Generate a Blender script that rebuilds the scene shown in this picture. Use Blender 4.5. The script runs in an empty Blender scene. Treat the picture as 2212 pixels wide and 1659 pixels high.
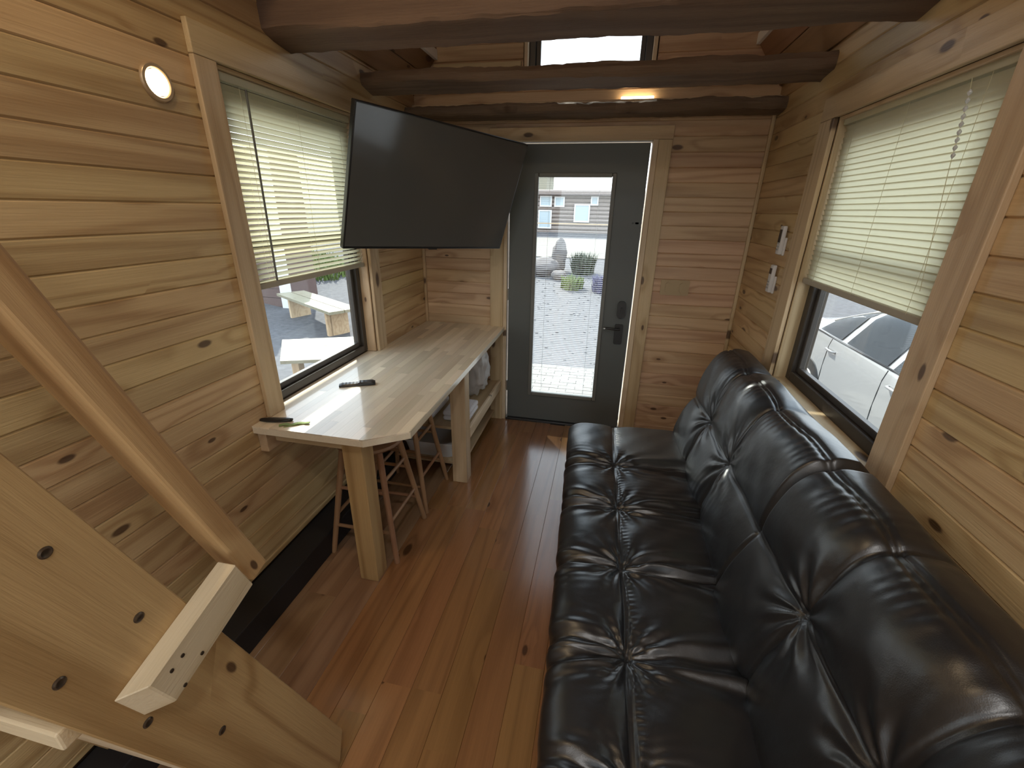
import bpy, bmesh, math, random
import numpy as np
from mathutils import Matrix, Vector, noise
random.seed(7)
S = bpy.context.scene
COL = S.collection

# ------------------------------------------------------------------ camera
PITCH, YAW, ROLL, CAMH, FPX = math.radians(-22.037), math.radians(11.477), math.radians(1.042), 1.654, 933.91
def cam_axes():
    f = Vector((-math.sin(YAW)*math.cos(PITCH), math.cos(YAW)*math.cos(PITCH), math.sin(PITCH)))
    r = Vector((math.cos(YAW), math.sin(YAW), 0)); u = r.cross(f)
    return r*math.cos(ROLL)+u*math.sin(ROLL), u*math.cos(ROLL)-r*math.sin(ROLL), f
cr, cu, cf = cam_axes()
cd = bpy.data.cameras.new('camera'); cam = bpy.data.objects.new('camera', cd); COL.objects.link(cam)
cam.matrix_world = Matrix(((cr.x, cu.x, -cf.x, 0), (cr.y, cu.y, -cf.y, 0), (cr.z, cu.z, -cf.z, CAMH), (0, 0, 0, 1)))
cd.sensor_width = 36; cd.lens = FPX/2212*36; cd.clip_start = .02; cd.clip_end = 300
S.camera = cam

# ------------------------------------------------------------------ light
S.view_settings.view_transform = 'Standard'; S.view_settings.look = 'None'
S.view_settings.gamma = 1; S.view_settings.use_curve_mapping = False
S.view_settings.exposure = 0.5
w = bpy.data.worlds.new('sky'); S.world = w; w.use_nodes = True
nt = w.node_tree; bgn = nt.nodes['Background']
tc = nt.nodes.new('ShaderNodeTexCoord'); sp = nt.nodes.new('ShaderNodeSeparateXYZ'); rp = nt.nodes.new('ShaderNodeValToRGB')
nt.links.new(tc.outputs['Generated'], sp.inputs[0]); nt.links.new(sp.outputs['Z'], rp.inputs[0]); nt.links.new(rp.outputs[0], bgn.inputs[0])
rp.color_ramp.elements[0].position = 0.0; rp.color_ramp.elements[0].color = (.93, .94, .95, 1)
rp.color_ramp.elements[1].position = .7; rp.color_ramp.elements[1].color = (.74, .85, 1, 1)
bgn.inputs[1].default_value = 3.0
def light(name, kind, loc, energy, color=(1, 1, 1), **kw):
    d = bpy.data.lights.new(name, kind); d.energy = energy; d.color = color
    for k, v in kw.items(): setattr(d, k, v)
    o = bpy.data.objects.new(name, d); o.location = loc; COL.objects.link(o); return o
SUND = Vector((.537, -.843, -1.0)).normalized()
sun = light('sun', 'SUN', (-6, 9, 12), 8.5, (1, .95, .84), angle=math.radians(.6))
sun.rotation_euler = SUND.to_track_quat('-Z', 'Y').to_euler()
# unseen ceiling lamps added behind the camera and by the stairs as fill
FILL_CANS = [(-.92, .68, 5.0, (1, .72, .40)), (.15, -.45, 10, (1, .97, .93)), (-.45, -1.3, 14, (1, .97, .93))]

# ------------------------------------------------------------------ materials
MATS = {}
def newmat(name):
    m = bpy.data.materials.new(name); m.use_nodes = True; MATS[name] = m
    return m, m.node_tree, m.node_tree.nodes['Principled BSDF']
def plain(name, col, rough=.5, metal=0, spec=.5, bump=0, bscale=60, coat=0, var=0):
    m, nt, b = newmat(name); N = nt.nodes.new; L = nt.links.new
    b.inputs['Base Color'].default_value = (*col, 1); b.inputs['Roughness'].default_value = rough
    b.inputs['Metallic'].default_value = metal; b.inputs['Specular IOR Level'].default_value = spec
    b.inputs['Coat Weight'].default_value = coat
    t = N('ShaderNodeTexCoord'); n = N('ShaderNodeTexNoise'); n.inputs['Scale'].default_value = bscale; n.inputs['Detail'].default_value = 4
    L(t.outputs['Object'], n.inputs['Vector'])
    if bump:
        bp = N('ShaderNodeBump'); bp.inputs['Strength'].default_value = bump; bp.inputs['Distance'].default_value = .01
        L(n.outputs['Fac'], bp.inputs['Height']); L(bp.outputs[0], b.inputs['Normal'])
    if var:
        mx = N('ShaderNodeMix'); mx.data_type = 'RGBA'
        mx.inputs[6].default_value = (*[c*(1-var) for c in col], 1); mx.inputs[7].default_value = (*[min(1, c*(1+var)) for c in col], 1)
        L(n.outputs['Fac'], mx.inputs[0]); L(mx.outputs[2], b.inputs['Base Color'])
    return m
def wood(name, light_c, dark_c, knots=1.0, rough=.45, coat=0, ring=48, tone=.12, hue=None, bump=.3, knot_c=(.05, .02, .008), ks=1.0, gr=.42, croug=.08):
    """procedural board wood; grain runs along local X"""
    m, nt, b = newmat(name); N = nt.nodes.new; L = nt.links.new
    def M(op, a, bb=None, c=None):
        n = N('ShaderNodeMath'); n.operation = op
        for i, v in enumerate((a, bb, c)):
            if v is None: continue
            if isinstance(v, (int, float)): n.inputs[i].default_value = v
            else: L(v, n.inputs[i])
        return n.outputs[0]
    t = N('ShaderNodeTexCoord'); oi = N('ShaderNodeObjectInfo')
    cb = N('ShaderNodeCombineXYZ'); L(M('MULTIPLY', oi.outputs['Random'], 41.0), cb.inputs[0]); L(M('MULTIPLY', oi.outputs['Random'], 13.7), cb.inputs[1]); L(M('MULTIPLY', oi.outputs['Random'], 7.3), cb.inputs[2])
    ad = N('ShaderNodeVectorMath'); ad.operation = 'ADD'; L(t.outputs['Object'], ad.inputs[0]); L(cb.outputs[0], ad.inputs[1])
    P = ad.outputs[0]
    def scaled(x, y, z):
        v = N('ShaderNodeVectorMath'); v.operation = 'MULTIPLY'; L(P, v.inputs[0]); v.inputs[1].default_value = (x, y, z); return v.outputs[0]
    # knots
    vo = N('ShaderNodeTexVoronoi'); vo.feature = 'F1'; vo.voronoi_dimensions = '2D'; vo.inputs['Scale'].default_value = 1; vo.inputs['Randomness'].default_value = 1
    L(scaled(2.6*ks, 6*ks, 0), vo.inputs['Vector'])
    sc = N('ShaderNodeSeparateColor'); L(vo.outputs['Color'], sc.inputs[0])
    kd = vo.outputs['Distance']
    on = M('LESS_THAN', sc.outputs[0], .36*knots)
    rad = M('MULTIPLY_ADD', M('POWER', sc.outputs[1], 2.0), .10, .05)
    mr = N('ShaderNodeMapRange'); mr.interpolation_type = 'SMOOTHSTEP'; L(kd, mr.inputs[0]); L(M('MULTIPLY', rad, .55), mr.inputs[1]); L(rad, mr.inputs[2]); mr.inputs[3].default_value = 1; mr.inputs[4].default_value = 0
    kmask = M('MULTIPLY', mr.outputs[0], on)
    halo = N('ShaderNodeMapRange'); L(kd, halo.inputs[0]); halo.inputs[1].default_value = .05; halo.inputs[2].default_value = .36; halo.inputs[3].default_value = 1; halo.inputs[4].default_value = 0
    hm = M('MULTIPLY', halo.outputs[0], on)
    # rings
    n1 = N('ShaderNodeTexNoise'); n1.inputs['Scale'].default_value = 1; n1.inputs['Detail'].default_value = 2; L(scaled(.32, 5, 3), n1.inputs['Vector'])
    ph = M('ADD', M('MULTIPLY', n1.outputs['Fac'], ring), M('MULTIPLY', hm, 5))
    s = M('MULTIPLY_ADD', M('SINE', ph), .5, .5)
    s = M('POWER', s, 2.2)
    n2 = N('ShaderNodeTexNoise'); n2.inputs['Scale'].default_value = 1; n2.inputs['Detail'].default_value = 4; n2.inputs['Roughness'].default_value = .6; L(scaled(5, 160, 160), n2.inputs['Vector'])
    n3 = N('ShaderNodeTexNoise'); n3.inputs['Scale'].default_value = 1; n3.inputs['Detail'].default_value = 2; L(scaled(1.5, 9, 9), n3.inputs['Vector'])
    fac = M('ADD', M('MULTIPLY', s, gr), M('MULTIPLY_ADD', n2.outputs['Fac'], .62, -.22)); fac = M('ADD', fac, M('MULTIPLY_ADD', n3.outputs['Fac'], .5, -.22)); fac = M('ADD', fac, M('MULTIPLY', hm, .18))
    cl = N('ShaderNodeClamp'); L(fac, cl.inputs[0])
    mx = N('ShaderNodeMix'); mx.data_type = 'RGBA'; mx.inputs[6].default_value = (*light_c, 1); mx.inputs[7].default_value = (*dark_c, 1); L(cl.outputs[0], mx.inputs[0])
    # per board tone
    hs = N('ShaderNodeHueSaturation'); L(mx.outputs[2], hs.inputs['Color'])
    wn = N('ShaderNodeTexWhiteNoise'); wn.noise_dimensions = '1D'; L(M('MULTIPLY', oi.outputs['Random'], 977.0), wn.inputs['W'])
    L(M('MULTIPLY_ADD', wn.outputs['Value'], 2*tone, 1-tone), hs.inputs['Value'])
    L(M('MULTIPLY_ADD', oi.outputs['Random'], .016, .492), hs.inputs['Hue'])
    mk = N('ShaderNodeMix'); mk.data_type = 'RGBA'; L(hs.outputs[0], mk.inputs[6]); mk.inputs[7].default_value = (*knot_c, 1); L(M('MULTIPLY', kmask, .85), mk.inputs[0])
    L(mk.outputs[2], b.inputs['Base Color'])
    b.inputs['Roughness'].default_value = rough; b.inputs['Coat Weight'].default_value = coat; b.inputs['Coat Roughness'].default_value = croug
    if bump:
        bp = N('ShaderNodeBump'); bp.inputs['Strength'].default_value = bump; bp.inputs['Distance'].default_value = .004
        L(M('ADD', n2.outputs['Fac'], M('MULTIPLY', s, .4)), bp.inputs['Height']); L(bp.outputs[0], b.inputs['Normal'])
    return m
PINE = wood('pine', (.57, .41, .215), (.34, .205, .088), tone=.09, knots=1.5, gr=.55)
PINEB = wood('pine_back', (.60, .415, .26), (.34, .20, .11), tone=.08, knots=1.6, gr=.5)
TRIMW = wood('pine_trim', (.58, .435, .265), (.38, .255, .135), knots=.9, gr=.5, tone=.05)
STAIRW = wood('stair_pine', (.53, .355, .165), (.34, .20, .08), knots=1.2, tone=.04, rough=.5, gr=.75)
PALEW = wood('pale_pine', (.66, .54, .37), (.48, .36, .21), knots=.5, tone=.04)
BEAMW = wood('hewn_beam', (.175, .118, .078), (.080, .050, .033), knots=.6, rough=.75, bump=.8, tone=.1)
FLOORW = wood('floor_orange', (.30, .148, .058), (.17, .078, .028), knots=.5, rough=.22, coat=1.0, croug=.17, tone=.10, bump=.05)
FLOORL = wood('floor_wide', (.30, .175, .10), (.16, .08, .042), knots=.8, rough=.3, coat=.35, tone=.18, bump=.05)
BUTCH = wood('butcher_block', (.76, .67, .52), (.52, .425, .30), knots=0, rough=.34, ring=20, tone=.22, coat=.8, bump=.04, gr=.35)
STOOLW = wood('stool_wood', (.34, .19, .10), (.24, .12, .06), knots=0, tone=.05)
CEILW = wood('ceiling_wood', (.30, .165, .085), (.19, .095, .045), tone=.12)
GREYW = wood('outdoor_pine', (.30, .27, .19), (.23, .19, .12), knots=.4, tone=.06)
DOORM = plain('door_paint', (.105, .116, .113), .45, bump=.04, bscale=200)  # base lifted so the door colour carries the veiling haze
DTRIM = plain('door_lite_frame', (.16, .165, .155), .5)
BLACK = plain('black_plastic', (.012, .012, .013), .35)
SCREEN = plain('tv_screen', (.085, .086, .082), .11, spec=.5)  # dark screen raised in colour to imitate glare haze
BRONZE = plain('bronze_vinyl', (.045, .037, .030), .4)
CHROME = plain('brushed_metal', (.5, .48, .45), .35, metal=1)
DARKMET = plain('dark_metal', (.06, .06, .06), .4, metal=.8)
WHITE = plain('white_plastic', (.62, .61, .60), .5)
CREAMP = plain('tan_cover_plate', (.40, .30, .17), .5)
WTRIM = plain('white_painted_trim', (.72, .72, .72), .6)
DUCT = plain('black_panel', (.012, .012, .014), .55)
BACKING = plain('wall_backing', (.10, .06, .03), .9)
TOWEL = plain('white_cloth', (.68, .66, .68), .9, bump=.4, bscale=90)
LEATH, nt, b = newmat('black_leather')
N = nt.nodes.new; L = nt.links.new
b.inputs['Base Color'].default_value = (.008, .008, .0095, 1); b.inputs['Roughness'].default_value = .40; b.inputs['Specular IOR Level'].default_value = .8; b.inputs['Coat Weight'].default_value = .3; b.inputs['Coat Roughness'].default_value = .30; b.inputs['Coat IOR'].default_value = 1.6; b.inputs['Coat Tint'].default_value = (.93, .97, 1, 1)
t = N('ShaderNodeTexCoord'); v = N('ShaderNodeTexVoronoi'); v.inputs['Scale'].default_value = 420; L(t.outputs['Object'], v.inputs['Vector'])
n = N('ShaderNodeTexNoise'); n.inputs['Scale'].default_value = 14; n.inputs['Detail'].default_value = 3; L(t.outputs['Object'], n.inputs['Vector'])
bp = N('ShaderNodeBump'); bp.inputs['Strength'].default_value = .10; bp.inputs['Distance'].default_value = .002; L(v.outputs['Distance'], bp.inputs['Height'])
b2 = N('ShaderNodeBump'); b2.inputs['Strength'].default_value = .25; b2.inputs['Distance'].default_value = .01; L(n.outputs['Fac'], b2.inputs['Height']); L(bp.outputs[0], b2.inputs['Normal'])
L(b2.outputs[0], b.inputs['Normal'])
def glassmat(name, tint, rfl=.06):
    m = bpy.data.materials.new(name); m.use_nodes = True; nt = m.node_tree; nt.nodes.clear(); N = nt.nodes.new; L = nt.links.new
    o = N('ShaderNodeOutputMaterial'); t = N('ShaderNodeBsdfTransparent'); t.inputs[0].default_value = (*tint, 1)
    g = N('ShaderNodeBsdfGlossy'); g.inputs['Roughness'].default_value = .02; lw_ = N('ShaderNodeLayerWeight'); lw_.inputs[0].default_value = .5; pw = N('ShaderNodeMath'); pw.operation = 'POWER'; pw.inputs[1].default_value = 4.5; L(lw_.outputs['Facing'], pw.inputs[0])
    fr = N('ShaderNodeMath'); fr.operation = 'MULTIPLY_ADD'; fr.inputs[1].default_value = .93; fr.inputs[2].default_value = .035; L(pw.outputs[0], fr.inputs[0])
    mx = N('ShaderNodeMixShader'); L(fr.outputs[0], mx.inputs[0]); L(t.outputs[0], mx.inputs[1]); L(g.outputs[0], mx.inputs[2]); L(mx.outputs[0], o.inputs[0])
    return m
GLASS = glassmat('window_glass', (.90, .93, .93))
def slatmat(name, col, tr):
    m = bpy.data.materials.new(name); m.use_nodes = True; nt = m.node_tree; nt.nodes.clear(); N = nt.nodes.new; L = nt.links.new
    o = N('ShaderNodeOutputMaterial'); d = N('ShaderNodeBsdfPrincipled'); d.inputs['Base Color'].default_value = (*col, 1); d.inputs['Roughness'].default_value = .45
    t = N('ShaderNodeBsdfTranslucent'); t.inputs[0].default_value = (*col, 1); mx = N('ShaderNodeMixShader'); mx.inputs[0].default_value = tr
    L(d.outputs[0], mx.inputs[1]); L(t.outputs[0], mx.inputs[2]); L(mx.outputs[0], o.inputs[0]); return m
SLAT = slatmat('blind_slat', (.74, .70, .50), .42)
RAILM = plain('blind_rail', (.36, .32, .24), .5)
DSLAT = slatmat('door_blind_slat', (.42, .43, .46), .2)
BAG = slatmat('cloudy_plastic', (.74, .72, .70), .35)
def emat(name, col, s):
    m = bpy.data.materials.new(name); m.use_nodes = True; nt = m.node_tree; b = nt.nodes['Principled BSDF']
    b.inputs['Emission Color'].default_value = (*col, 1); b.inputs['Emission Strength'].default_value = s; b.inputs['Base Color'].default_value = (.8, .8, .8, 1); return m
LAMPE = emat('lamp_lens', (1, .80, .50), 9)
CANE = emat('can_lens', (1, .85, .66), 6)

# ------------------------------------------------------------------ helpers
WM = {}
def link(o, parent=None, M=None):
    COL.objects.link(o)
    M = M if M is not None else Matrix.Identity(4)
    WM[o.name] = M.copy()
    if parent is not None:
        o.parent = parent; o.matrix_basis = WM[parent.name].inverted() @ M
    else: o.matrix_basis = M
    return o
def from_bm(name, bm, mat, parent=None, M=None, smooth=False, center=True):
    """bm in world coords if M is None (origin is moved to the mesh centre)"""
    if M is None and center and len(bm.verts):
        lo = Vector([min(v.co[i] for v in bm.verts) for i in range(3)]); hi = Vector([max(v.co[i] for v in bm.verts) for i in range(3)])
        c = (lo+hi)/2; c.z = lo.z; bmesh.ops.translate(bm, verts=bm.verts, vec=-c); M = Matrix.Translation(c)
    bmesh.ops.recalc_face_normals(bm, faces=bm.faces)
    me = bpy.data.meshes.new(name); bm.to_mesh(me); bm.free()
    if smooth:
        for p in me.polygons: p.use_smooth = True
        if smooth != True and hasattr(me, 'set_sharp_from_angle'): me.set_sharp_from_angle(angle=math.radians(smooth))
    me.materials.append(mat)
    return link(bpy.data.objects.new(name, me), parent, M)
def tag(o, label=None, cat=None, group=None, kind=None):
    if label: o['label'] = label
    if cat: o['category'] = cat
    if group: o['group'] = group
    if kind: o['kind'] = kind
    return o
def thing(name, label, cat, loc=(0, 0, 0), group=None, rotz=0):
    o = bpy.data.objects.new(name, None); o.empty_display_size = .1
    link(o, None, Matrix.Translation(loc) @ Matrix.Rotation(rotz, 4, 'Z')); return tag(o, label, cat, group)
def struct(o): o['kind'] = 'structure'; return o
def add_box(bm, x0, x1, y0, y1, z0, z1, bev=0, seg=1, M=None):
    r = bmesh.ops.create_cube(bm, size=1); vs = r['verts']
    bmesh.ops.scale(bm, vec=(abs(x1-x0), abs(y1-y0), abs(z1-z0)), verts=vs)
    bmesh.ops.translate(bm, vec=((x0+x1)/2, (y0+y1)/2, (z0+z1)/2), verts=vs)
    if bev:
        es = list({e for v in vs for e in v.link_edges}); rr = bmesh.ops.bevel(bm, geom=es, offset=bev, segments=seg, affect='EDGES', profile=.5)
        vs = list({v for f in rr['faces'] for v in f.verts} | {v for v in vs if v.is_valid})
    if M is not None: bmesh.ops.transform(bm, matrix=M, verts=vs)
    return vs
def box(name, x0, x1, y0, y1, z0, z1, mat, parent=None, bev=0, seg=2, smooth=False):
    bm = bmesh.new(); add_box(bm, x0, x1, y0, y1, z0, z1, bev, seg); return from_bm(name, bm, mat, parent, smooth=smooth)
# frames with local X = grain axis
FR = {'x': Matrix(((1, 0, 0), (0, 1, 0), (0, 0, 1))), 'y': Matrix(((0, -1, 0), (1, 0, 0), (0, 0, 1))), 'z': Matrix(((0, 0, -1), (0, 1, 0), (1, 0, 0)))}
def board(name, x0, x1, y0, y1, z0, z1, mat, parent=None, g='x', bev=.003, seg=2, smooth=False):
    """world-aligned box whose local X follows the grain"""
    d = {'x': (x1-x0, y1-y0, z1-z0), 'y': (y1-y0, x1-x0, z1-z0), 'z': (z1-z0, y1-y0, x1-x0)}[g]
    bm = bmesh.new(); add_box(bm, -d[0]/2, d[0]/2, -d[1]/2, d[1]/2, -d[2]/2, d[2]/2, bev, seg)
    M = Matrix.Translation(((x0+x1)/2, (y0+y1)/2, (z0+z1)/2)) @ FR[g].to_4x4()
    if d[2] > d[1]*1.3:                      # keep the broad face in the local XY plane
        Q = Matrix.Rotation(math.pi/2, 4, 'X'); bmesh.ops.transform(bm, matrix=Q.inverted(), verts=bm.verts); M = M @ Q
    return from_bm(name, bm, mat, parent, M, smooth=smooth)
def stick(name, a, b_, ra, rb, mat, parent=None, n=10, label=None):
    """round tapered rod, local X along it"""
    a = Vector(a); b_ = Vector(b_); d = b_-a; Ln = d.length
    bm = bmesh.new(); add_rod(bm, Ln, ra, rb, n)
    q = Vector((1, 0, 0)).rotation_difference(d.normalized()).to_matrix().to_4x4()
    o = from_bm(name, bm, mat, parent, Matrix.Translation(a) @ q, smooth=50)
    if label: o['label'] = label
    return o
def add_rod(bm, Ln, ra, rb, n=10, mid=None):
    st = [(0, ra), (Ln, rb)] if mid is None else [(0, ra), (Ln*.5, mid), (Ln, rb)]
    rings = [[bm.verts.new((x, r*math.cos(2*math.pi*i/n), r*math.sin(2*math.pi*i/n))) for i in range(n)] for x, r in st]
    for a, b_ in zip(rings, rings[1:]):
        for i in range(n): bm.faces.new((a[i], a[(i+1) % n], b_[(i+1) % n], b_[i]))
    bm.faces.new(rings[0][::-1]); bm.faces.new(rings[-1])
def add_tube(bm, pts, r, n=8):
    pts = [Vector(p) for p in pts]; rings = []
    for i, p in enumerate(pts):
        d = (pts[min(i+1, len(pts)-1)]-pts[max(i-1, 0)]).normalized()
        a = d.cross(Vector((0, 0, 1))); a = a.normalized() if a.length > .05 else Vector((1, 0, 0)); c = d.cross(a)
        rings.append([bm.verts.new(p+a*r*math.cos(2*math.pi*k/n)+c*r*math.sin(2*math.pi*k/n)) for k in range(n)])
    for a, b_ in zip(rings, rings[1:]):
        for k in range(n): bm.faces.new((a[k], a[(k+1) % n], b_[(k+1) % n], b_[k]))
    bm.faces.new(rings[0]); bm.faces.new(rings[-1][::-1])
def tube(name, pts, r, mat, parent=None, n=8):
    bm = bmesh.new(); add_tube(bm, pts, r, n); return from_bm(name, bm, mat, parent, smooth=60)
def lathe(name, prof, mat, parent=None, c=(0, 0, 0), n=32, M=None):
    bm = bmesh.new(); rings = []
    for r, z in prof: rings.append([bm.verts.new((r*math.cos(2*math.pi*i/n), r*math.sin(2*math.pi*i/n), z)) for i in range(n)])
    for a, b_ in zip(rings, rings[1:]):
        for i in range(n): bm.faces.new((a[i], a[(i+1) % n], b_[(i+1) % n], b_[i]))
    bm.faces.new(rings[0][::-1]); bm.faces.new(rings[-1])
    return from_bm(name, bm, mat, parent, M if M is not None else Matrix.Translation(c), smooth=40)
def prism(name, poly, axis, a0, a1, mat, parent=None, g=None, bev=0):
    """poly in the two other axes; extruded from a0 to a1 along axis"""
    bm = bmesh.new()
    def P(u, v, a): return {'x': (a, u, v), 'y': (u, a, v), 'z': (u, v, a)}[axis]
    A = [bm.verts.new(P(u, v, a0)) for u, v in poly]; B = [bm.verts.new(P(u, v, a1)) for u, v in poly]
    bm.faces.new(A); bm.faces.new(B[::-1])
    for i in range(len(A)): bm.faces.new((A[i], A[(i+1) % len(A)], B[(i+1) % len(A)], B[i]))
    if bev: bmesh.ops.bevel(bm, geom=bm.edges[:], offset=bev, segments=1, affect='EDGES')
    if g is None: return from_bm(name, bm, mat, parent)
    if isinstance(g, Matrix): F = g.to_4x4()
    else: F = FR[g].to_4x4()
    c = sum((v.co for v in bm.verts), Vector())/len(bm.verts); M = Matrix.Translation(c) @ F
    bmesh.ops.transform(bm, matrix=M.inverted(), verts=bm.verts)
    return from_bm(name, bm, mat, parent, M)

# ------------------------------------------------------------------ room shell
XL, XR, YB, YF = -1.369, .911, 3.229, -2.2
ZT = .802
T = .016
# local x = along, y = across, z = out of the surface
ROT = {'left': Matrix(((0, 0, 1), (1, 0, 0), (0, 1, 0))), 'right': Matrix(((0, 0, -1), (-1, 0, 0), (0, 1, 0))), 'back': Matrix(((1, 0, 0), (0, 0, -1), (0, 1, 0))), 'front': Matrix(((-1, 0, 0), (0, 0, 1), (0, 1, 0))), 'floor': Matrix(((0, -1, 0), (1, 0, 0), (0, 0, 1)))}
PM = {}
def plank(parent, rot, origin, length, width, mat, th=T, v=.005, name='plank'):
    k = (round(length, 3), round(width, 4), mat.name, th, v)
    if k not in PM:
        bm = bmesh.new(); h = width/2
        pr = [(-h, 0), (-h, th-v), (-h+v*.9, th), (h-v*.9, th), (h, th-v), (h, 0)]
        A = [bm.verts.new((0, a, b_)) for a, b_ in pr]; B = [bm.verts.new((length, a, b_)) for a, b_ in pr]
        bm.faces.new(A); bm.faces.new(B[::-1])
        for i in range(6): bm.faces.new((A[i], A[(i+1) % 6], B[(i+1) % 6], B[i]))
        bmesh.ops.recalc_face_normals(bm, faces=bm.faces)
        me = bpy.data.meshes.new(name); bm.to_mesh(me); bm.free(); me.materials.append(mat); PM[k] = me
    o = bpy.data.objects.new(name, PM[k])
    return link(o, parent, Matrix.Translation(origin) @ rot.to_4x4())
def sub(iv, cuts):
    out = [iv]
    for a, b_ in cuts:
        nx = []
        for c, d in out:
            if b_ <= c or a >= d: nx.append((c, d)); continue
            if a-c > .02: nx.append((c, a))
            if d-b_ > .02: nx.append((b_, d))
        out = nx
    return out
PITCHP, PH = .0875, .867
def clad(parent, side, u0, u1, z0, z1, openings, mat, pos):
    """horizontal planks; openings = (u0,u1,z0,z1)"""
    k = math.floor((z0-PH)/PITCHP); z = PH+k*PITCHP
    while z < z1-1e-4:
        a, b_ = max(z, z0), min(z+PITCHP, z1)
        if b_-a > .012:
            cuts = [(o[0], o[1]) for o in openings if o[2] < b_-.01 and o[3] > a+.01]
            # piece above or below an opening that crosses the row
            for c, d in sub((u0, u1), cuts): put_plank(parent, side, c, d, a, b_, mat, pos)
            for o in openings:
                if o[2] < b_-.01 and o[3] > a+.01:
                    if o[2]-a > .015: put_plank(parent, side, max(o[0], u0), min(o[1], u1), a, o[2], mat, pos)
                    if b_-o[3] > .015: put_plank(parent, side, max(o[0], u0), min(o[1], u1), o[3], b_, mat, pos)
        z += PITCHP
def put_plank(parent, side, c, d, a, b_, mat, pos):
    zc = (a+b_)/2
    if side == 'left': og = (pos-T, c, zc)
    elif side == 'right': og = (pos+T, d, zc)
    elif side == 'back': og = (c, pos+T, zc)
    else: og = (d, pos-T, zc)
    plank(parent, ROT[side], og, d-c, b_-a, mat)
def wall(name, axis, pos, th, u0, u1, z0, z1, holes):
    """backing slab with rectangular holes"""
    bm = bmesh.new()
    us = sorted({u0, u1, *[h[0] for h in holes], *[h[1] for h in holes]}); zs = sorted({z0, z1, *[h[2] for h in holes], *[h[3] for h in holes]})
    for ua, ub in zip(us, us[1:]):
        for za, zb in zip(zs, zs[1:]):
            if any(h[0] <= ua and h[1] >= ub and h[2] <= za and h[3] >= zb for h in holes): continue
            if axis == 'x': add_box(bm, pos, pos+th, ua, ub, za, zb)
            else: add_box(bm, ua, ub, pos, pos+th, za, zb)
    bmesh.ops.remove_doubles(bm, verts=bm.verts, dist=1e-5)
    seen = {}
    for f in bm.faces: seen.setdefault(tuple(sorted(v.index for v in f.verts)), []).append(f)
    return struct(from_bm(name, bm, BACKING, center=False))
WL = (1.52, 2.405, .80, 2.09)      # left window opening  y0 y1 z0 z1
WR = (1.422, 2.350, .86, 2.036)    # right window opening
DO = (-.745, .262, 0, 2.075)       # door opening x0 x1 z0 z1
GW = (-.600, .175, 2.42, 2.98)     # gable window opening
WK = (-1.75, -.75, .95, 2.05)      # unseen side windows added behind the camera for fill light
WF = (-1.10, .64, .85, 2.15)       # unseen rear window added for fill light
for bm_ in (0,):
    wl = wall('wall_left', 'x', XL-T-.12, .12, YF, YB+.1, -.05, 3.2, [WL, WK])
    wr = wall('wall_right', 'x', XR+T, .12, YF, YB+.1, -.05, 3.2, [WR, WK])
    wb = wall('wall_back', 'y', YB+T, .12, XL-.14, XR+.14, -.05, 3.2, [DO, GW])
    wf = wall('wall_front', 'y', YF-T-.12, .12, XL-.14, XR+.14, -.05, 3.2, [WF])
cas = .092
clad(wl, 'left', YF, YB, .134, 3.1, [(WL[0]-.06, WL[1]+.06, .70, WL[3]+.06), WK], PINE, XL)
clad(wr, 'right', YF, YB, .05, 3.1, [(WR[0]-.06, WR[1]+.06, WR[2]-.05, WR[3]+.06), WK], PINE, XR)
clad(wb, 'back', XL, XR, .0, 3.1, [(DO[0]-.05, DO[1]+.05, 0, DO[3]+.05), (GW[0]-.02, GW[1]+.02, GW[2]-.03, 3.2)], PINEB, YB)
clad(wf, 'front', XL, XR, .0, 3.1, [WF], PINE, YF)

# floor ------------------------------------------------------------
fl = struct(box('floor', XL-.14, XR+.14, YF-.14, YB+.14, -.08, -.014, BACKING))
xs = -.91
for side in (0, 1):
    x = xs
    while (x > XL+.01) if side == 0 else (x < XR-.01):
        wd = .148 if side == 0 else .118
        x2 = x-wd if side == 0 else x+wd
        if side == 0: x2 = max(x2, XL)
        else: x2 = min(x2, XR)
        y = YF - random.random()*.8
        while y < YB:
            ln = random.uniform(.7, 1.5) if side else random.uniform(1.6, 2.6)
            a, b_ = max(y, YF), min(y+ln, YB)
            if b_-a > .05: plank(fl, ROT['floor'], ((x+x2)/2, a, -.014), b_-a, abs(x2-x)-.0006, FLOORW if side else FLOORL, th=.014, v=.0012)
            y += ln
        x = x2

# ceiling / loft --------------------------------------------------
SI, SO = -1.21, .75
ce = struct(box('ceiling', XL-.14, XR+.14, YF-.14, YB+.3, 3.12, 3.2, BACKING))
x = SI
while x < SO-.01:
    x2 = min(x+.14, SO); plank(ce, Matrix(((0, 1, 0), (1, 0, 0), (0, 0, -1))), ((x+x2)/2, YF, 3.12), YB-YF, x2-x-.001, CEILW, th=.016, v=.004); x = x2
def soffit(xa, za, xb, zb, nm):
    o = struct(prism(nm, [(xa, za+.10), (xa, za+.02), (xb, zb+.02), (xb, zb+.10)], 'y', YF, YB, BACKING))
    d = Vector((xb-xa, 0, zb-za)); Ln = d.length; d.normalize(); n = int(round(Ln/.12)); wd = Ln/n
    # local x = world y ; local y = d ; local z = down-ish
    X = Vector((0, 1, 0)); Y = d if xa < xb else d; Z = X.cross(Y)
    if Z.z > 0: Y = -Y; Z = X.cross(Y)
    Rm = Matrix((X, Y, Z)).transposed()
    for i in range(n):
        c = Vector((xa, YF, za+.02))+d*(wd*(i+.5))
        plank(o, Rm, c, YB-YF, wd-.002, CEILW, th=.016, v=.004)
    return o
soffit(XL, 2.355, SI, 2.55, 'ceiling_left')
soffit(XR, 2.33, SO, 2.55, 'ceiling_right')
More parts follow.
